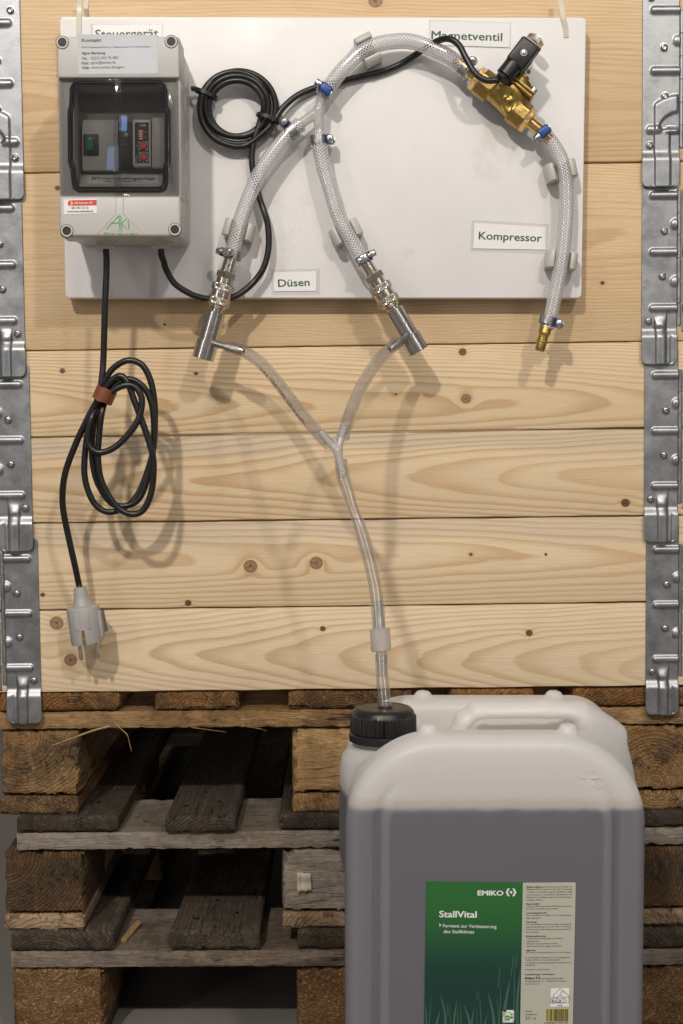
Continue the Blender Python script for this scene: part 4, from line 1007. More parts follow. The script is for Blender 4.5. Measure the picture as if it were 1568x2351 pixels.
for (rx_, ry_) in ((-325, -135), (315, 110)):
    d_ = Vector((rx_, 0, -ry_)).normalized(); c0 = P(*cen, -0.041); c_ = c0 + d_*(76*mm(-0.041)); axis = d_.cross(Vector((0, -1, 0))).normalized()
    tie = mk('cable_tie', *band_loop(c_, axis, Vector((0, -1, 0)), 0.0095, 0.0138, 0.0040, 0.0009), M['black'], cc, 50)
    mk('tie_head', *rbox(c_ + d_*0.0150, (0.0050, 0.0050, 0.0050), 0.0008, 2), M['black'], tie, 40)
# ------------------------------------------------------------------ braided hoses
HR = 0.0085
def hose(label, pts, loc=None, hr=HR):
    P3 = [P(*p) for p in pts]
    r = thing('braided_hose', label, 'hose', P3[-1], 'clear braided hoses')
    mk('outer_wall', *tube(P3, hr, 0.003, 20, caps=False), M['pvc'], r, 180)
    mk('bore', *tube(P3, hr*0.66, 0.004, 14, caps=False), M['bore'], r, 180)
    A, s = crom(P3, 0.0011); T, N, B = frames(A); V, F = [], []
    ns, lead = 10, 0.036; rad = hr*0.88; wr = 0.00036; n = len(A)
    for d in (1, -1):
        for k in range(ns):
            ph = 2*np.pi*k/ns + d*2*np.pi*s/lead + (0.1 if d > 0 else 0)
            c, si = np.cos(ph)[:, None], np.sin(ph)[:, None]
            O = N*c + B*si; Tg = (-N*si + B*c)
            ctr = A + O*(rad + d*0.00012)
            side = np.cross(O, T + Tg*(d*2*np.pi*rad/lead)); side /= np.linalg.norm(side, axis=1)[:, None]
            b0 = len(V); 
            ring = np.stack([ctr + side*wr*1.15, ctr + O*wr*0.7, ctr - side*wr*1.15], 1).reshape(-1, 3)
            V += ring.tolist()
            for i in range(n-1):
                a = b0 + i*3; F += [[a, a+1, a+4, a+3], [a+1, a+2, a+5, a+4]]
    o = mk('braid', V, F, M['thread'], r, 180); o['kind'] = 'stuff'
    end = []
    for P_, nx_ in ((P3[0], P3[1]), (P3[-1], P3[-2])):
        ax = (P_-nx_).normalized()
        mk('cut_end', *lathe(P_ - ax*0.0002, ax, [(0, hr*0.66), (0.0002, hr*0.66), (0.0003, hr*0.99), (0, hr)], 20, caps=False), M['pvc'], r, 40)
    return r
arc = [(738, 222), (748, 209), (764, 188), (780, 167), (799, 147), (830, 119), (870, 101), (920, 94), (950, 97), (978, 106), (1026, 127), (1050, 145), (1068, 163), (1077, 173)]
hose('braided hose arching across the top of the board from valve to tee piece', [(x, y, -0.047 - 0.004*math.sin(i/13*math.pi)) for i, (x, y) in enumerate(arc)])
hl = [zCOIL(1090, 715), zCOIL(1000, 790), zCOIL(900, 900), zCOIL(780, 1060), zCOIL(680, 1220), zCOIL(600, 1400), zCOIL(540, 1560), (546, 530), (535, 575), (530, 596)]
hose('braided hose running down to the left nozzle', [(x, y, -0.050 - 0.006*(i/9)) for i, (x, y) in enumerate(hl)])
hm = [zCOIL(1267, 788), zCOIL(1272, 860), zCOIL(1282, 960), zCOIL(1312, 1130), zCOIL(1372, 1330), (773, 486), (791, 525), (812, 562), (829, 592), (837, 604)]
hose('braided hose running down the middle to the right nozzle', [(x, y, -0.048 - 0.008*(i/9)) for i, (x, y) in enumerate(hm)])
hc = [zCMP(1050, 72), zCMP(1090, 125), zCMP(1160, 220), zCMP(1220, 330), zCMP(1255, 450), zCMP(1275, 650), zCMP(1275, 850), zCMP(1262, 1050), zCMP(1240, 1250), zCMP(1210, 1450), zCMP(1165, 1680), zCMP(1120, 1880), zCMP(1080, 2010)]
hose('braided hose down the right side of the board to the compressor nipple', [(x, y, -0.047 - 0.004*(i/12)) for i, (x, y) in enumerate(hc)], hr=0.0083)

# grey hose clips on the board
def clip(label, c, d, hr=HR):
    """c: pixel on the hose axis, d: pixel direction of the hose"""
    ct = P(*c, -0.048); ax = Vector((d[0], 0, -d[1])).normalized(); sd = ax.cross(Vector((0, -1, 0))).normalized(); out = Vector((0, -1, 0))
    r = thing('hose_clip', label, 'hose clip', Vector((ct.x, YB, ct.z)), 'grey hose clips on the board')
    L = 0.0195; back = ct.y - YB      # negative: in front of the board
    for s in (-1, 1):
        prof = [(0.0065, back+0.0), (0.0150, back+0.0), (0.0172, back+0.004), (0.0178, -0.003), (0.0160, 0.0030), (0.0120, 0.0062), (0.0088, 0.0056), (0.0092, 0.001), (0.0090, -0.005), (0.0065, -0.0088)]
        poly = [ct + sd*s*a + out*(b if b >= back else back) - ax*L/2 for a, b in prof]
        v, f = prism(poly, ax*L)
        bm = bmesh.new(); vs = [bm.verts.new(q) for q in v]
        for q in f: bm.faces.new([vs[i] for i in q])
        bmesh.ops.recalc_face_normals(bm, faces=list(bm.faces)); bmesh.ops.bevel(bm, geom=[e for e in bm.edges if e.calc_face_angle(0) > 0.5], offset=0.0012, segments=2, profile=0.5, affect='EDGES'); bm.verts.index_update()
        mk('prong', [tuple(q.co) for q in bm.verts], [[q.index for q in p.verts] for p in bm.faces], M['clip'], r, 40); bm.free()
    mk('foot', *rbox(Vector((ct.x, YB-0.0022, ct.z)), (0.022, 0.0040, L*0.92), 0.001, 2, Matrix((sd, out, ax)).transposed()), M['clip'], r, 40)
clip('grey clip holding the arched hose near its left shoulder', (845, 112), (40, -20))
clip('grey clip holding the left nozzle hose', (548, 527), (-14, 52))
clip('grey clip holding the middle hose', (794, 532), (20, 40))
clip('upper grey clip on the compressor hose', zCMP(1228, 445), (6, 26))
clip('lower grey clip on the compressor hose', zCMP(1232, 1335), (-3, 26))

# worm drive hose clamps
def clamp(label, c, Y, d, rad, head=1, hr=HR, cover=False, wd=0.0092):
    """rad: direction (x, toward camera, z) from hose axis to the housing; the screw lies along the tangent"""
    ct = P(*c, Y); ax = Vector((d[0], 0, -d[1])).normalized()
    _, rr, tt = frame(ax, Vector((rad[0], -rad[1], rad[2]))); tt = tt*head
    r = thing('hose_clamp', label, 'hose clamp', ct, 'worm drive hose clamps')
    mk('band', *lathe(ct - ax*wd/2, ax, [(0, hr+0.0002), (0, hr+0.0012), (wd, hr+0.0012), (wd, hr+0.0002)], 36, rr, caps=False), M['band'], r, 40)
    Mx = Matrix((tt, rr, ax)).transposed()
    hc_ = ct + rr*(hr+0.0048)
    mk('saddle', *rbox(ct + rr*(hr+0.0020) , (0.0125, 0.0030, wd*1.10), 0.0010, 2, Mx), M['blue'], r, 40)
    if cover:
        mk('housing', *rbox(hc_ - tt*0.001, (0.0150, 0.0075, wd*1.20), 0.0030, 4, Mx), M['blue'], r, 40)
    else:
        h_ = mk('housing', *rbox(hc_ - tt*0.002, (0.0100, 0.0064, wd*1.02), 0.0026, 4, Mx), M['zinc'], r, 40)
        for k in range(5):
            mk('thread_mark', *rbox(hc_ - tt*(0.0055-k*0.0018) + rr*0.0031, (0.0007, 0.0007, wd*0.6), 0.0002, 1, Mx), M['band'], h_)
    p = hc_ + tt*0.0035
    sc = mk('screw', *lathe(p, tt, [(0, 0.0026), (0.0028, 0.0026), (0.0029, 0.0050), (0.0040, 0.0050), (0.0041, 0.0040), (0.0085, 0.0040), (0.0092, 0.0035)], 6 if False else 24, rr), M['zinc'], r, 40)
    mk('slot_shade', *rbox(p + tt*0.00915, (0.0008, 0.0010, 0.0074), 0, 1, Mx @ Matrix.Rotation(0.5, 3, 'X')), M['black_matte'], sc)  # head is uncut, black bar stands for the shade in its slot
    q = hc_ - tt*0.0068
    mk('screw_tip', *lathe(q, -tt, [(-0.001, 0.0030), (0.0016, 0.0029), (0.0020, 0.0022)], 16), M['zinc'], r, 40)
clamp('hose clamp with blue housing at the left foot of the arched hose', (747, 210), -0.048, (22, -28), (0, 1, 0), -1, cover=True)
clamp('hose clamp between white tee piece and the left nozzle hose', zCOIL(1005, 785), -0.050, (-30, 26), (-0.78, 0.25, 0.62), 1)
clamp('hose clamp below the white tee piece on the middle hose', zCOIL(1266, 868), -0.048, (1, 20), (1, 0.15, 0), -1)
clamp('hose clamp next to the brass valve inlet on the arched hose', zARC(895, 312), -0.047, (20, 20), (0.72, 0.25, 0.70), -1)
clamp('hose clamp with blue housing below the brass valve outlet', zCMP(1032, 95), -0.048, (30, 34), (0, 1, 0), 1, hr=0.0085, cover=True)
clamp('hose clamp above the left nozzle coupling, its screw pointing left', zNOZ(288, 345), -0.056, (-5, 21), (-0.55, 0.83, 0), 1)
clamp('hose clamp above the right nozzle coupling, its screw pointing right', zNOZ(1108, 372), -0.056, (12, 22), (0.1, 1, 0), -1)
clamp('hose clamp above the brass nipple at the end of the compressor hose', zCMP(1092, 1935), -0.051, (-7, 24), (1, 0.2, 0.05), -1, hr=0.0085)

# white tee pieces (Y connectors)
def y_piece(label, j, arms, rad, barbs=0.0):
    """arms: (end point, radius) from the junction"""
    jj = P(*j); ends = [P(*e) for e in arms]
    allp = [jj] + ends; lo = np.min([tuple(p) for p in allp], 0) - rad*2.2; hi = np.max([tuple(p) for p in allp], 0) + rad*2.2
    def f(x, y, z):
        d = None
        for e in ends:
            q = sd_cap(x, y, z, tuple(jj), tuple(e), rad)
            if barbs:
                dv = np.array(tuple(e-jj)); L = np.linalg.norm(dv); t = ((x-jj.x)*dv[0] + (y-jj.y)*dv[1] + (z-jj.z)*dv[2])/L
                w_ = np.mod(t, 0.0036)/0.0036; q = q - np.where(t > L*0.52, barbs*w_, 0)
            pl_ = ((x-e.x)*(e-jj).normalized().x + (y-e.y)*(e-jj).normalized().y + (z-e.z)*(e-jj).normalized().z)
            q = np.maximum(q, pl_)
            d = q if d is None else smin(d, q, 0.003)
        return d
    v, fc = surface_nets(f, lo, hi, rad/5.5)
    return tag(mk('tee_piece', v, fc, M['milky'], None, 180), label, 'tee piece', 'white plastic tee pieces')
y_piece('milky white plastic tee piece between the braided hoses on the board', (*zCOIL(1266, 585), -0.048), [(*zCOIL(1020, 765), -0.050), (*zCOIL(1268, 860), -0.048), (741, 216, -0.048)], 0.0056)
YJ = -0.190
y_piece('milky white tee piece joining the two clear tubes in front of the planks', (*zTUB(972, 830), YJ), [(*zTUB(870, 715), YJ+0.006), (*zTUB(1012, 668), YJ+0.008), (*zTUB(1003, 985), YJ-0.004)], 0.0041, 0.0005)

# ------------------------------------------------------------------ brass solenoid valve
VO = P(*zVAL(640, 1230), -0.050)
vu = Vector((0.778, 0, -0.628)).normalized(); vv = Vector((0.628, 0, 0.778)).normalized(); vw = Vector((0, -1, 0))
UZ = mm(-0.05)/ (4.611*1.7423)
def vz(zx, zy):
    """pixel of the valve close-up -> (u, v) in metres"""
    d = P(*zVAL(zx, zy), -0.050) - VO; return d.dot(vu), d.dot(vv)
valve = thing('solenoid_valve', 'brass solenoid valve with black plug connector at the upper right of the board', 'valve', VO - vw*0.02)
def toW(V): 
    V = np.asarray(V); return np.array(tuple(VO)) + V[:, :1]*np.array(tuple(vu)) + V[:, 1:2]*np.array(tuple(vv)) + V[:, 2:]*np.array(tuple(vw))
def sd_oct(x, y, z, u0, u1, r, c=(0, 0)):
    a, b = np.abs(y-c[0]), np.abs(z-c[1])
    d = np.maximum(np.maximum(a, b)*1.0, (a+b)*0.7071*1.02) - r
    return np.maximum(np.maximum(d, u0-x), x-u1)
def valve_f(x, y, z):
    v0 = -0.004
    inl = sd_oct(x, y, z, -0.0320, -0.0165, 0.0140, (v0, 0)); out = sd_oct(x, y, z, 0.0165, 0.0320, 0.0140, (v0, 0))
    d = smin(inl, out, 0.002)
    core = sd_cap(x, y, z, (-0.020, v0+0.002, 0), (0.020, v0-0.002, 0), 0.0106)
    d = smin(d, core, 0.006)
    d = smin(d, sd_cap(x, y, z, (-0.008, 0.002, 0), (0.010, 0.004, 0), 0.0140), 0.005)
    web = sd_cap(x, y, z, (-0.013, 0.008, 0.010), (0.012, -0.012, 0.008), 0.0030)
    d = smin(d, web, 0.003)
    d = smin(d, sd_cap(x, y, z, (0.018, 0.010, 0.009), (0.006, -0.004, 0.013), 0.003), 0.003)
    bowl = sd_cyl(x, y, z, (0.002, 0, 0), 1, 0.0195, 0.004, 0.012, 0.003); d = smin(d, bowl, 0.005)
    return d - 0.0009
v_, f_ = surface_nets(valve_f, (-0.036, -0.026, -0.024), (0.036, 0.022, 0.024), 0.0009)
body = mk('valve_body', toW(v_), f_, M['brass'], valve, 180)
def wbox(c, s, bev, seg=3):
    v, f = rbox(Vector(c), s, bev, seg); return toW(v), f
mk('flange', *cat_(wbox((0.002, 0.0135, 0), (0.047, 0.0042, 0.043), 0.0016), wbox((0.002, 0.0180, 0), (0.047, 0.0042, 0.043), 0.0016)), M['brass'], valve, 40)
mk('bonnet', *lathe(VO + vu*0.002 + vv*0.0195, vv, [(0, 0.0185), (0.004, 0.0182), (0.0066, 0.0168), (0.0078, 0.0130), (0.0080, 0.0085), (0.0120, 0.0080)], 36), M['brass'], valve, 40)
for (a, b) in ((0.0215, 0.0175), (0.0215, -0.0175), (-0.0175, 0.0175), (-0.0175, -0.0175)):
    p = VO + vu*a + vw*b + vv*0.0195
    mk('flange_bolt', *lathe(p, vv, [(-0.001, 0.0042), (0.0030, 0.0042), (0.0036, 0.0036)], 20), M['zinc'] if a > 0 else M['brass'], valve, 40)
for sg in (-1, 1):
    p = VO + vu*(0.032*sg) - vv*0.004
    mk('thread_tape', *lathe(p, vu*sg, [(-0.001, 0.0135), (0.0012, 0.0138), (0.0022, 0.0128)], 28), M['paper'], valve, 40)
    nut = mk('hex_nut', *lathe(p + vu*sg*0.0016, vu*sg, [(0, 0.0140), (0.0006, 0.0150), (0.0052, 0.0150), (0.0060, 0.0138)], 6, vv), M['brass_bright'], valve, 30)
    q0 = p + vu*sg*0.0074
    mk('hose_spigot', *lathe(q0, vu*sg, [(0, 0.0068), (0.011, 0.0064), (0.0112, 0.0070), (0.030, 0.0052)], 24), M['brass_bright'], valve, 40)
# coil behind, connector in front
kc_ = P(*zVAL(975, 450), VO.y-0.038); kq = Vector((kc_.x, VO.y-0.001, kc_.z)) - VO; ku_, kv_ = kq.dot(vu), kq.dot(vv)
mk('coil', *wbox((ku_, kv_-0.004, 0.001), (0.0225, 0.034, 0.028), 0.003), M['black'], valve, 40)
mk('stem_nut', *lathe(P(*zVAL(1165, 245), VO.y-0.004), vv, [(0, 0.0095), (0.0008, 0.0102), (0.0062, 0.0102), (0.0072, 0.0090), (0.0074, 0.0050), (0.0086, 0.0048)], 6, vu), M['nickel'], valve, 30)
def zbox(z4, w0, w1, bev):
    """z4: corner pixels of the close-up (top-left, top-right, bottom-right, bottom-left) at the depth of the part"""
    Yp = VO.y - w1; c4 = [P(*zVAL(*q), Yp) for q in z4]; return quadprism(c4, w1-w0, bev, 3)
conn = mk('connector', *zbox([(985, 85), (1300, 318), (968, 752), (672, 500)], 0.016, 0.040, 0.0028), M['black'], valve, 40)
mk('connector_rim', *zbox([(1000, 100), (1322, 345), (985, 790), (665, 530)], 0.0145, 0.0185, 0.0012), M['black'], conn, 40)
a_ = P(*zVAL(830, 600), VO.y-0.030); b_ = P(*zVAL(640, 845), VO.y-0.030)
mk('cable_outlet', *lathe(a_, b_-a_, [(0, 0.0100), ((b_-a_).length*0.7, 0.0100), ((b_-a_).length, 0.0102), ((b_-a_).length+0.0004, 0.0095)], 32), M['black'], conn, 40)
g_ = (b_-a_).normalized(); e_ = P(*zVAL(600, 905), VO.y-0.031)
mk('gland_nut', *lathe(b_, g_, [(0, 0.0075), (0.001, 0.0088), (0.0046, 0.0088), (0.0056, 0.0070), (0.0070, 0.0052)], 6), M['black'], conn, 30)
s_ = mk('centre_screw', *lathe(P(*zVAL(992, 415), VO.y-0.0400), (0, -1, 0), [(-0.0005, 0.0036), (0.0003, 0.0036), (0.0003, 0.0030), (0.0006, 0.0029), (0.0011, 0.0024), (0.0013, 0.0012)], 24), M['zinc'], conn, 40)

# ------------------------------------------------------------------ couplings and nozzles
def knurl(R, n=30):
    return lambda an, s: 0.0005*abs(math.sin(an*n/2 + s*1500)) + 0.0005*abs(math.sin(an*n/2 - s*1500)) - 0.0005
def nozzle(label_c, label_n, top, dirpx, Y, mirror, kx, side_px, tip_px):
    o3 = P(*top, Y); ax = Vector((dirpx[0], 0, -dirpx[1])).normalized()
    k = kx
    cp = thing('quick_coupling', label_c, 'coupling', o3 + ax*0.055, 'nickel plated quick couplings')
    q = lambda s: o3 + ax*s
    mk('sleeve', *lathe(q(-0.006), ax, [(0, 0.0074), (0.016, 0.0076), (0.0165, 0.0083), (0.021, 0.0083)], 28), M['nickel'], cp, 40)
    mk('hex_nut', *lathe(q(0.0125), ax, [(0, 0.0110), (0.0008, 0.0120), (0.0068, 0.0120), (0.0076, 0.0108)], 6), M['nickel'], cp, 30)
    mk('neck', *lathe(q(0.020), ax, [(0, 0.0098), (0.008, 0.0098)], 28), M['nickel'], cp, 40)
    for s0 in (0.0265, 0.0425):
        mk('knurled_ring', *lathe(q(s0), ax, [(0, 0.0108)] + [(0.0004 + i*0.0005, 0.0124) for i in range(16)] + [(0.0088, 0.0110)], 120, fn=knurl(0.0124)), M['nickel'], cp, 20)
    mk('collar', *lathe(q(0.0350), ax, [(0, 0.0119), (0.0080, 0.0119)], 32), M['nickel'], cp, 40)
    mk('lip', *lathe(q(0.0510), ax, [(0, 0.0100), (0.0012, 0.0104), (0.0026, 0.0092), (0.0034, 0.0096), (0.0042, 0.0078)], 28), M['nickel'], cp, 40)
    nz = thing('spray_nozzle', label_n, 'nozzle', o3 + ax*0.115, 'stainless spray nozzles')
    mk('spigot', *lathe(q(0.0540), ax, [(0, 0.0068), (0.006, 0.0068)], 24), M['steel'], nz, 40)
    mk('barrel', *lathe(q(0.0590), ax, [(0, 0.0102), (0.0004, 0.0107), (0.0040, 0.0107), (0.0041, 0.0101), (0.0048, 0.0101), (0.0049, 0.0107), (0.034, 0.0107)], 40), M['steel'], nz, 30)
    mk('head', *lathe(q(0.0925), ax, [(0, 0.0118), (0.0004, 0.0123), (0.0205, 0.0123), (0.0210, 0.0119), (0.0211, 0.001)], 40), M['steel'], nz, 30)
    a, b = P(*side_px[0]), P(*side_px[1]); d = b-a; L = d.length
    mk('side_pipe', *lathe(a - d.normalized()*0.004, d, [(0, 0.0040), (0.004+L*0.45, 0.0040)], 24), M['steel'], nz, 40)
    sp = mk('hose_barb', *lathe(a + d*0.40, d, [(0, 0.0050), (0.0005, 0.0057), (L*0.44, 0.0057), (L*0.60, 0.0046), (L*0.605, 0.0026), (L*0.58, 0.0024)], 28), M['steel'], nz, 40)
    mk('bore', *lathe(a + d*0.40 + d.normalized()*(L*0.598), d, [(0, 0.0026), (0.0004, 0.0025)], 20), M['gasket'], sp)  # black disc closes the pipe, coloured as the shade inside it
    return nz
nzl = nozzle('knurled quick coupling below the left braided hose', 'steel spray nozzle on the left coupling, side pipe to the right', zLN(893, 340), (-0.276, 0.961), -0.058, 1, 1.0,
       [(*zLN(590, 2060), -0.066), (*zLN(1170, 2225), -0.078)], None)
nzr = nozzle('knurled quick coupling below the middle braided hose', 'steel spray nozzle on the right coupling, side pipe to the left', zNOZ(1124, 405), (0.515, 0.857), -0.058, -1, 1.0,
       [(*zNOZ(1372, 862), -0.068), (*zNOZ(1270, 938), -0.082)], None)
# brass nipple at the compressor end
p0, p1 = P(*zCMP(1080, 1985), -0.051), P(*zCMP(1010, 2235), -0.052); ax = (p1-p0).normalized(); L = (p1-p0).length
nip = thing('plug_nipple', 'brass plug nipple at the lower end of the compressor hose', 'nipple', p1)
mk('barb', *lathe(p0 - ax*0.014, ax, [(0, 0.0045), (0.014, 0.0052)], 24), M['brass_bright'], nip, 40)
mk('turned_body', *lathe(p0, ax, [(0, 0.0066), (0.0008, 0.0069), (L*0.32, 0.0069), (L*0.34, 0.0062), (L*0.42, 0.0055), (L*0.56, 0.0055), (L*0.60, 0.0066), (L*0.67, 0.0066), (L*0.70, 0.0056), (L*0.97, 0.0056), (L, 0.0050), (L, 0.0030), (L-0.004, 0.0028)], 32), M['brass'], nip, 40)

# ------------------------------------------------------------------ clear tubes down to the canister
def clear_tube(label, pts, r, taper=None, mat='clear'):
    P3 = [P(*p) for p in pts]
    t_ = thing('clear_tube', label, 'tube', P3[-1], 'clear plastic tubes')
    mk('outer_wall', *tube(P3, r, 0.0025, 24, caps=False, radfn=taper), M[mat], t_, 180)
    mk('inner_wall', *tube(P3, r*0.70, 0.003, 18, caps=False, radfn=(lambda s, L: taper(s, L)*0.74) if taper else None), M['clear_in'], t_, 180)
    for a, b in ((P3[0], P3[1]), (P3[-1], P3[-2])):
        ax = (a-b).normalized(); rr = taper(0, 1) if taper else r
        mk('rim', *lathe(a, ax, [(0, rr*0.74), (0.0003, rr*0.84), (0, rr)], 24, caps=False), M[mat], t_, 60)
    return t_
lt = [(330, 207, -0.0735), (395, 226, -0.079), (430, 242, -0.083), (510, 300, -0.094), (600, 400, -0.112), (700, 530, -0.138), (800, 660, -0.162), (870, 738, -0.177), (918, 786, -0.184)]
ltube = clear_tube('clear tube with black print from the left nozzle to the tee piece', [(*zTUB(a, b), Y_) for a, b, Y_ in lt], 0.0064)
rt = [(1325, 180, -0.076), (1290, 210, -0.082), (1250, 250, -0.090), (1180, 335, -0.106), (1115, 440, -0.126), (1065, 550, -0.150), (1032, 640, -0.170), (1005, 745, -0.183)]
clear_tube('clear tube from the right nozzle to the tee piece', [(*zTUB(a, b), Y_) for a, b, Y_ in rt], 0.0066)
dt = [(515, 375, -0.188), (525, 450, -0.190), (540, 530, -0.192), (570, 610, -0.194), (600, 720, -0.196), (660, 880, -0.200), (710, 1050, -0.204), (755, 1220, -0.208), (790, 1400, -0.212), (806, 1550, -0.216), (813, 1690, -0.219)]
clear_tube('long clear tube hanging from the lower tee piece to the white coupling', [(*zDWN(a, b), Y_) for a, b, Y_ in dt], 0.0066, lambda s, L: 0.0068 - 0.0010*math.exp(-((s/L-0.30)/0.10)**2) + 0.0002*math.sin(s*90))
# print on the left tube
A, s = crom([P(*zTUB(a, b), Y_) for a, b, Y_ in lt], 0.0005); T, N, B = frames(A)
tv, tf = glyphs('Made in EU  2007/19/EC  a-b-c', 0.008); x0, x1 = tv[:, 0].min(), tv[:, 0].max()
L = s[-1]; sv = L*0.80 - (tv[:, 0]-x0)/(x1-x0)*L*0.52
an = -(tv[:, 1]-0.36)*0.0056/0.0064 + 0.35
ci = [np.stack([np.interp(sv, s, Q[:, i]) for i in range(3)], 1) for Q in (A, N, B)]
pv = ci[0] + (ci[1]*np.cos(an)[:, None] + ci[2]*np.sin(an)[:, None])*0.00655
mk('print', pv, tf, M['black_ink'], ltube)
# white coupling and rigid clear tube into the cap
ca, cb = P(*zDWN(820, 1690), -0.219), P(*zDWN(832, 1872), -0.224); ax = (cb-ca).normalized(); L = (cb-ca).length
cw = thing('tube_coupling', 'milky white coupling between the long tube and the short tube above the cap', 'coupling', cb)
mk('barrel', *lathe(ca, ax, [(0, 0.0085), (0.0008, 0.0100), (0.0022, 0.0106), (0.0024, 0.0103), (L*0.5, 0.0103), (L-0.0015, 0.0104), (L, 0.0096), (L, 0.0055), (L+0.005, 0.0055)], 40), M['milky'], cw, 40)
mk('upper_barb', *lathe(ca, -ax, [(0, 0.0056), (0.006, 0.0054), (0.007, 0.0050), (0.022, 0.0046), (0.028, 0.0040), (0.0285, 0.003)], 24), M['milky'], cw, 40)
mk('lower_barb', *lathe(cb + ax*0.004, ax, [(0, 0.0054), (0.006, 0.0058), (0.0065, 0.0050), (0.020, 0.0042)], 24), M['milky'], cw, 40)
ra, rb = P(*zDWN(832, 1900), -0.225), P(*zDWN(862, 2300), -0.236)
clear_tube('short clear tube standing in the black canister cap', [tuple_ for tuple_ in [(*zDWN(832, 1900), -0.225), (*zDWN(838, 2030), -0.229), (*zDWN(850, 2170), -0.233), (*zDWN(862, 2300), -0.236)]], 0.0064)
# ------------------------------------------------------------------ canister
JX, JY, JW, JD, JH = 0.1465, -0.236, 0.1430, 0.095, 0.4560
def rb2(x, z, y=-0.08):
    """2D outline seen from the front, corner radii: top right, top left, bottom"""
    cz = JH/2; px_, pz_ = x, z-cz
    k_ = sstep(-0.085, 0.0, y); r = np.where(pz_ > 0, np.where(px_ > 0, 0.088 - 0.042*k_, 0.092 - 0.022*k_), 0.03)
    q1, q2 = np.abs(px_)-JW+r, np.abs(pz_)-cz+r
    return np.minimum(np.maximum(q1, q2), 0) + np.sqrt(np.maximum(q1, 0)**2 + np.maximum(q2, 0)**2) - r
def jug_body(x, y, z):
    zs_ = z + 0.0055*(1-sstep(-0.065, 0.0, y))*sstep(0.25, 0.45, z)
    d2 = rb2(x, zs_, y); dy = np.abs(y) - JD; Rr = 0.015
    a, b = d2+Rr, dy+Rr
    d = np.minimum(np.maximum(a, b), 0) + np.sqrt(np.maximum(a, 0)**2 + np.maximum(b, 0)**2) - Rr
    # grooves that follow the outline on the broad faces, flutes on the narrow sides
    face = sstep(0.060, 0.078, np.abs(y))*sstep(0.080, 0.112, np.abs(x))*sstep(0.448, 0.415, z)
    d = d + 0.0038*np.exp(-((d2+0.0290)/0.0042)**2)*face
    d = d - 0.0016*np.exp(-((d2+0.0385)/0.0035)**2)*face
    d = d + 0.0030*np.exp(-((np.abs(y)-0.052)/0.007)**2)*sstep(0.085, 0.12, np.abs(x))*sstep(0.42, 0.37, z)
    # valley between the two ridges
    val = sd_box(x, y, z, (-0.072, 0, 0.500), (0.162, 0.049, 0.092), 0.022)
    d = smax(d, -val, 0.016)
    # neck platform at the left
    d = smin(d, sd_cyl(x, y, z, (-0.104, 0, 0), 2, 0.041, 0.30, 0.421, 0.016), 0.018)
    d = smin(d, sd_cyl(x, y, z, (-0.104, 0, 0), 2, 0.0265, 0.40, 0.440, 0.002), 0.004)
    # handle
    pts = [(-0.036, 0.400), (-0.030, 0.432), (-0.023, 0.447), (-0.010, 0.4565), (0.060, 0.4575), (0.096, 0.4565), (0.132, 0.434)]
    hd = None
    for p, q in zip(pts[:-1], pts[1:]):
        e = sd_cap(x, y, z, (p[0], 0, p[1]), (q[0], 0, q[1]), 0.0086, 1.85); hd = e if hd is None else smin(hd, e, 0.004)
    d = smin(d, hd, 0.010)
    for kx, ky in ((-0.0635, -0.071), (0.0705, -0.071), (-0.0600, 0.071), (0.0790, 0.071)):
        d = smin(d, np.maximum(sd_cap(x, y, z, (kx, ky, JH-0.014), (kx, ky, JH-0.001-(0.0045 if ky < 0 else 0)), 0.0095), z-JH-(0.0065 if ky > 0 else 0.002)), 0.004)
    return d
v_, f_ = surface_nets(jug_body, (-0.153, -0.102, -0.004), (0.153, 0.102, 0.474), 0.0032)
can = thing('canister', 'milky plastic canister half filled with dark liquid, green label in front', 'canister', (JX, JY, 0))
off = np.array([JX, JY, 0.0])
LEVEL = 0.3835
# dry wall: the inner surface throws light back; wetted wall: light passes into the liquid
def canister_wall(zc0):
    g = Gr('milky canister wall'); X, Y, Z = g.xyz(); vec = g.comb(X, Y, Z)
    lv = Z + (g.noise(g.comb(X, Y, 0.0), 34, 4, 0.65)-0.5)*0.0065; dry = g.ss(LEVEL-zc0-0.0055, LEVEL-zc0+0.0045, lv); foam = g.ss(LEVEL-zc0-0.002, LEVEL-zc0+0.002, lv)*(1.0 - g.ss(LEVEL-zc0+0.004, LEVEL-zc0+0.012, lv))
    df = g.n('BsdfDiffuse'); g.put(df.inputs[0], g.mix(foam*0.55, g.mix(dry, (0.84, 0.84, 1.0), (0.96, 0.945, 0.94)), (0.72, 0.60, 0.48)))
    tl = g.n('BsdfTranslucent'); tl.inputs[0].default_value = (0.98, 0.96, 0.94, 1)
    mx = g.n('MixShader'); g.put(mx.inputs[0], g.lin(0, 1, 0.858, 0.56, dry)); g.nt.links.new(df.outputs[0], mx.inputs[1]); g.nt.links.new(tl.outputs[0], mx.inputs[2])
    gl = g.n('BsdfGlossy'); gl.inputs['Roughness'].default_value = 0.42
    lw = g.n('LayerWeight'); lw.inputs[0].default_value = 0.5; ge = g.n('NewGeometry')
    sch = (g.m('POWER', V_(g, lw.outputs['Facing']), 5.0)*0.35 + 0.035)*(1.0 - V_(g, ge.outputs['Backfacing']))
    nb = g.bump(g.noise(vec, 240, 3), 0.08, 0.0008); g.put(gl.inputs['Normal'], nb)
    m2 = g.n('MixShader'); g.put(m2.inputs[0], sch); g.nt.links.new(mx.outputs[0], m2.inputs[1]); g.nt.links.new(gl.outputs[0], m2.inputs[2])
    return g.done(m2)
M['hdpe'] = canister_wall((v_[:, 2].min() + v_[:, 2].max())/2)
mk('shell', v_ + off, f_, M['hdpe'], can, 180)
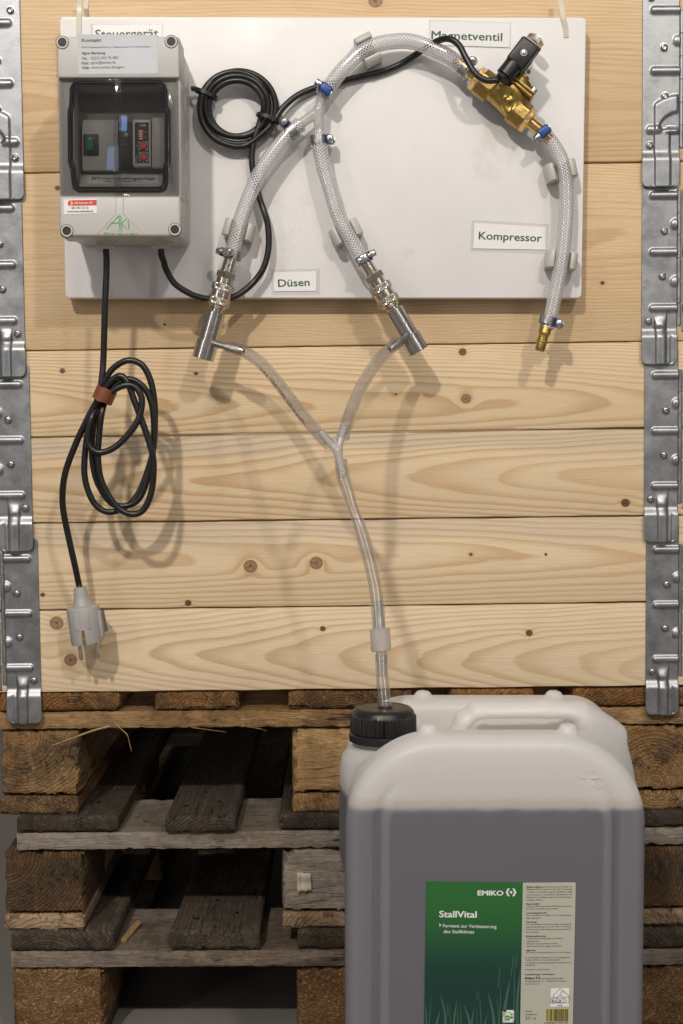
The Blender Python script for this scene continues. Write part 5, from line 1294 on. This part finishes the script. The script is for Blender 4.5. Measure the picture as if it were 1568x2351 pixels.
v_, f_ = surface_nets(lambda x, y, z: np.maximum(jug_body(x, y, z) + 0.0013, z - LEVEL - 0.0006*np.sin(x*160)), (-0.153, -0.102, -0.004), (0.153, 0.102, 0.400), 0.0033)
mk('liquid', v_ + off, f_, M['liquid'], can, 60)
# black screw cap
cp = Vector((P(880, 1660, JY).x, JY, 0.4315))
cap = mk('cap', *lathe(cp, (0, 0, 1), [(0.004, 0.0300), (0.0042, 0.0330), (0.020, 0.0326), (0.0215, 0.0318), (0.0250, 0.0306), (0.0275, 0.0285), (0.0283, 0.0262), (0.0278, 0.0255), (0.0280, 0.0100)], 240,
        fn=lambda an, s: (0.0007*(1 if math.sin(an*60) > 0 else -1) - (0.0012 if abs(math.sin(an*3)) < 0.03 else 0)) if 0.0041 < s < 0.0205 else 0), M['black'], can, 35)
mk('tamper_ring', *lathe(cp, (0, 0, 1), [(-0.0052, 0.0300), (-0.005, 0.0345), (0.0018, 0.0345), (0.0026, 0.0338), (0.0036, 0.0320)], 64), M['black'], can, 40)
mk('cap_bush', *lathe(Vector((P(*zDWN(862, 2290), -0.236).x, -0.236, 0.4590)), (0, 0, 1), [(0, 0.0082), (0.0010, 0.0082), (0.0014, 0.0074)], 28), M['black_matte'], cap, 40)
# raised moulding marks on the front
YJF = JY - JD
zJ = zc(1300, 2650, 1.095)
mk_txt = [text_px('3H1/X1.9/250/ 23/', zJ(638, 466), zJ(960, 466), 20, YJF, 0, 0.0004), text_px('A/PA-03/4146451/PPL B', zJ(625, 545), zJ(1055, 545), 20, YJF, 0, 0.0004), text_px('PE-HD', zJ(1118, 550), zJ(1210, 550), 12, YJF, 0, 0.0004),
          text_px('2/3', zJ(425, 505), zJ(475, 480), 16, YJF, 0, 0.0004), text_px('K', zJ(574, 530), zJ(594, 530), 14, YJF, 0, 0.0004), text_px('02', zJ(1150, 480), zJ(1180, 480), 10, YJF, 0, 0.0004)]
for (c_, r_) in (((582, 446), 27), ((585, 513), 36), ((585, 513), 25)):
    mk_txt.append(stroke([zJ(c_[0] + r_*math.cos(t), c_[1] + r_*math.sin(t)) for t in np.linspace(0, 2*math.pi, 30)], 2.0, YJF-0.0004))
mk_txt.append(stroke([zJ(445 + 66*math.cos(t), 485 + 66*math.sin(t)) for t in np.linspace(0, 2*math.pi, 40)], 1.6, YJF-0.0004))
for k in range(12):
    an = k*math.pi/6; c_ = (445 + 54*math.sin(an), 485 - 54*math.cos(an)); mk_txt.append(text_px(str(k or 12), zJ(c_[0]-8, c_[1]+6), zJ(c_[0]+8, c_[1]+6), 7, YJF, 0, 0.0004))
for tri in ([(1135, 475), (1165, 430), (1185, 455)], [(1195, 475), (1205, 505), (1160, 508)], [(1150, 508), (1120, 508), (1130, 480)]):
    mk_txt.append(stroke([zJ(*p) for p in tri], 3.0, YJF-0.0004))
mk('moulded_marks', *cat_(*mk_txt), M['hdpe'], can)

# ------------------------------------------------------------------ product label
YL = YJF - 0.0008
zL = zLAB
lab = thing('product_label', 'green and cream printed label on the front of the canister', 'label', P(1150, 2351, YL))
gq = [zL(122, 170), zL(993, 180), zL(968, 1447), (1190, 2440), (973, 2440), zL(104, 1447)]
mk('green_panel', *card_px(gq, YL, 0.0002), M['label_green'], lab)
cq = [zL(993, 181), zL(1452, 177), zL(1463, 190), zL(1436, 1447), (1314, 2440), (1190.2, 2440), zL(968.5, 1447)]
mk('cream_panel', *card_px(cq, YL, 0.0002), M['label_cream'], lab)
YP = YL - 0.0003
# perforation
pf = []
for k in range(60):
    t = k/60; xq, yq = 992 - 25*t, 190 + 1257*t; pf.append(poly_px([zL(xq-3, yq), zL(xq+3, yq), zL(xq+3, yq+11), zL(xq-3, yq+11)], YP))
mk('perforation', *cat_(*pf), M['white_ink'], lab)
def ln(s, x0, x1, y0, cap, bold=0.0, dy=-0.008): return text_px(s, zL(x0, y0), zL(x1, y0 + dy*(x1-x0)), cap*0.2563, YP, bold)
logo = []
for sg in (-1, 1):
    cx_, cy_ = 883, 267
    for p in ([(0.06, 0.33), (0.30, 0.33), (0.49, 0), (0.30, -0.33), (0.06, -0.33), (0.22, 0)],):
        pass
def emiko(x0, x1, y0, cap, cx_, cy_, w_):
    out = [text_px('EMIKO', zL(x0, y0), zL(x1, y0 + 2), cap*0.2563, YP, 0.045)]
    for sg in (-1, 1):
        outl = [(0.10, -0.36), (0.32, -0.36), (0.50, 0.0), (0.32, 0.36), (0.10, 0.36), (0.22, 0.18), (0.30, 0.0), (0.22, -0.18)]
        pts_ = [zL(cx_ + sg*a*w_, cy_ + b*w_) for a, b in outl]
        V = [tuple(P(*q, YP) + Vector((0, -0.0001, 0))) for q in pts_]; n = len(V)
        out.append((np.array(V), [[0, 1, 7], [1, 6, 7], [1, 2, 6], [2, 3, 6], [3, 5, 6], [3, 4, 5]]))
    out.append(poly_px([zL(cx_ + 0.13*w_*math.cos(t), cy_ + 0.13*w_*math.sin(t)) for t in np.linspace(0, 5.8, 12)], YP))
    return out
mk('brand_lettering', *cat_(*emiko(582, 815, 293, 46, 883, 267, 96)), M['white_ink'], lab)
mk('title_lettering', *cat_(ln('StallVital', 238, 576, 489, 62, 0.03, 0.012)), M['white_ink'], lab)
mk('subtitle_lettering', *cat_(ln('Ferment zur Verbesserung', 272, 752, 580, 33, 0.008, 0.018), ln('des Stallklimas', 277, 552, 632, 33, 0.008, 0.012),
     stroke([zL(240, 548), zL(252, 560), zL(240, 573)], 2.0, YP-0.0001)), M['white_ink'], lab)
reg = [('Effektiven Mikroorganismen für die Vernebelung', 1023, 1432, 246), ('in Ställen zur Verbesserung des Stallklimas, Hygi-', 1023, 1432, 270), ('enisierung aller erreichbaren Oberflächen und', 1023, 1431, 295), ('Reduktion von Fliegen. Auch zur Verwendung in', 1023, 1430, 318), ('belegten Ställen.', 1023, 1165, 341),
       ('Wasser, Mikroorganismen (Milchsäurebakterien,', 1021, 1428, 399), ('Photosynthesebakterien, Hefen)', 1021, 1305, 421), ('Zur Vernebelung in Ställen. Für Vernebelungsan-', 1020, 1427, 480), ('lagen geeignet.', 1020, 1152, 503),
       ('Pur nach Bedarf im Stall vernebeln. Standardmä-', 1019, 1424, 561), ('ßige Aufwandmenge ca. 2 l pro 100 m² wöchent-', 1018, 1424, 583), ('lich, bei starker Geruchsbelastung je nach Bedarf', 1018, 1422, 606), ('öfter sprühen.', 1017, 1135, 630),
       ('· Außerhalb der Reichweite von Kindern', 1017, 1348, 688), ('  aufbewahren.', 1024, 1142, 711), ('· Behälter dicht geschlossen halten.', 1016, 1309, 733), ('· Berührung mit den Augen vermeiden.', 1016, 1339, 756), ('Vor direkter Sonneneinstrahlung und Frost schützen.', 1014, 1418, 813),
       ('In der Betriebsmittelliste für den ökologischen', 1012, 1417, 858), ('Landbau (FiBL) in Deutschland gelistet.', 1012, 1328, 879), ('Für die Bio-Landwirtschaft geeignet, geprüft durch', 1011, 1416, 904), ('ABCERT AG.', 1011, 1098, 926), ('Hergestellt in Deutschland.', 1010, 1229, 965),
       ('Handelsgesellschaft mbH', 1147, 1349, 1045), ('Mühlgrabenstraße 13 . D-53340 Meckenheim', 1008, 1376, 1070), ('www.emiko.de', 1008, 1135, 1093), ('ist ein Ferment auf der Basis von', 1167, 1433, 224)]
mk('fine_print', *cat_(*[ln(s_, a, b, y, 14) for s_, a, b, y in reg]), M['grey_ink'], lab)['kind'] = 'stuff'
bld = [('EMIKO StallVital', 1024, 1162, 227), ('Bestandteile:', 1022, 1138, 377), ('Anwendungsbereich:', 1020, 1207, 458), ('Dosierung:', 1019, 1114, 539), ('Sicherheitshinweise:', 1016, 1198, 666), ('Lagerung:', 1014, 1101, 792), ('Inverkehrbringer / Distributore:', 1009, 1272, 1009)]
mk('fine_print', *cat_(*[ln(s_, a, b, y, 14.5, 0.022) for s_, a, b, y in bld], *emiko(1008, 1097, 1045, 18, 1124, 1035, 36)), M['black_ink'], lab)['kind'] = 'stuff'
mk('volume_lettering', *cat_(ln('Inhalt/', 1011, 1077, 1340, 17), ln('Contenuto:', 1010, 1119, 1368, 17), ln('25 l e', 1010, 1104, 1407, 30)), M['grey_ink'], lab)
# recycling mark
mk('mark_patch', *poly_px([zL(1240, 1128), zL(1405, 1123), zL(1400, 1288), zL(1236, 1292)], YL-0.0002), M['paper'], lab)
YM = YL - 0.0004
mk('recycling_mark', *cat_(stroke([zL(1262, 1212), zL(1264, 1188), zL(1322, 1130), zL(1402, 1195), zL(1402, 1258), zL(1240, 1262), zL(1241, 1215), zL(1290, 1212), zL(1322, 1187), zL(1352, 1208), zL(1402, 1206)], 1.1, YM),
     stroke([zL(1240, 1216), zL(1345, 1214), zL(1360, 1238), zL(1345, 1260)], 1.1, YM-0.0001), stroke([zL(1360, 1215), zL(1381, 1238), zL(1362, 1260)], 1.1, YM-0.0001), stroke([zL(1330, 1190), zL(1332, 1160), zL(1368, 1160)], 1.0, YM-0.0001),
     text_px('RIGK', zL(1250, 1258), zL(1342, 1256), 8.6, YM, 0.01), text_px('1405', zL(1294, 1288), zL(1342, 1287), 4.6, YM)), M['black_ink'], lab)
# bar code
mk('code_patch', *poly_px([zL(1197, 1308), zL(1402, 1306), zL(1400, 1425), zL(1195, 1427)], YL-0.0002), M['yellow'], lab)
brs = []; x_ = 1199; rr_ = random.Random(5)
while x_ < 1398:
    w_ = rr_.choice([2, 2, 4, 5]); brs.append(poly_px([zL(x_, 1313), zL(x_+w_, 1313), zL(x_+w_-1, 1423), zL(x_-1, 1423)], YM)); x_ += w_ + rr_.choice([2, 3, 5])
mk('bar_code', *cat_(*brs), M['black_ink'], lab)['kind'] = 'stuff'
mk('code_digits', *cat_(ln('4 050669 005775', 1177, 1390, 1443, 15, 0.01)), M['black_ink'], lab)
# seal
mk('seal_patch', *poly_px([zL(812, 1322), zL(906, 1322), zL(911, 1330), zL(909, 1425), zL(902, 1433), zL(812, 1433), zL(807, 1425), zL(807, 1330)], YL-0.0002), M['paper'], lab)
sd_ = [poly_px([zL(851 + 27*math.cos(t), 1394 + 25*math.sin(t)) for t in np.linspace(0, 5.9, 16)], YM, 0)]
for (a, b, r_) in ((889, 1389, 13), (889, 1362, 10), (871, 1347, 8), (846, 1346, 6), (829, 1359, 4), (821, 1378, 3)):
    sd_.append(poly_px([zL(a + r_*math.cos(t), b + r_*math.sin(t)) for t in np.linspace(0, 5.7, 11)], YM, 0))
mk('seal_mark', *cat_(*sd_), M['bright_green'], lab); mk('seal_lettering', *text_px('EM', zL(836, 1402), zL(868, 1402), 4.6, YM-0.0002, 0.01), M['white_ink'], lab)
# printed meadow
def blade(x0, y0, x1, y1, w_, bend):
    l_, r_ = [], []
    for k in range(9):
        t = k/8; xx_ = x0 + (x1-x0)*t + bend*math.sin(t*math.pi); yy_ = y0 + (y1-y0)*t; ww = w_*math.sin(math.pi*min(1, 0.28+t*0.72))**0.8 + 0.5
        l_.append((xx_-ww, yy_)); r_.append((xx_+ww, yy_))
    V = [tuple(P(*zL(*q), YP) + Vector((0, 0, 0))) for q in l_ + r_]; return np.array(V), [[k, k+1, k+10, k+9] for k in range(8)]
def seeds(x0, y0, n_, dx, left=True):
    out = []
    for k in range(n_):
        cx_, cy_ = x0 + dx*k, y0 + k*17; ang = 1.05
        out.append(poly_px([zL(cx_ + 11*math.cos(t)*math.cos(ang) - 5*math.sin(t)*math.sin(ang)*-1, cy_ + 11*math.cos(t)*math.sin(ang)*-1 + 5*math.sin(t)*math.cos(ang)*0.6) for t in np.linspace(0, 5.6, 9)], YP))
    return out
Bl = [blade(108, 1600, 112, 1250, 7, 14), blade(150, 1600, 170, 1200, 4, -8), blade(285, 1600, 247, 1175, 11, 28), blade(195, 1600, 250, 1325, 12, -10), blade(335, 1600, 332, 1270, 3, 6), blade(370, 1600, 402, 1225, 9, -14), blade(405, 1600, 398, 1290, 5, 6), blade(435, 1600, 420, 1245, 4, 8),
      blade(525, 1600, 458, 1275, 12, 22), blade(520, 1600, 553, 1300, 9, -8), blade(582, 1600, 570, 1290, 3, 4), blade(610, 1600, 594, 1145, 4, 10), blade(725, 1600, 672, 1160, 13, 26), blade(640, 1600, 672, 1345, 8, -10), blade(770, 1600, 757, 1175, 4, 6), blade(768, 1600, 791, 1060, 4, 4),
      blade(820, 1600, 878, 1040, 16, -22), blade(895, 1600, 917, 835, 5, 4), blade(945, 1600, 972, 930, 14, -20)]
Sd = seeds(785, 945, 11, -2.0) + seeds(905, 845, 11, -2.2) + seeds(935, 838, 6, -1) + seeds(580, 1165, 4, -1) + seeds(314, 1280, 6, 1)
mk('printed_meadow', *cat_(*Bl, *Sd), M['plant'], lab)['kind'] = 'stuff'
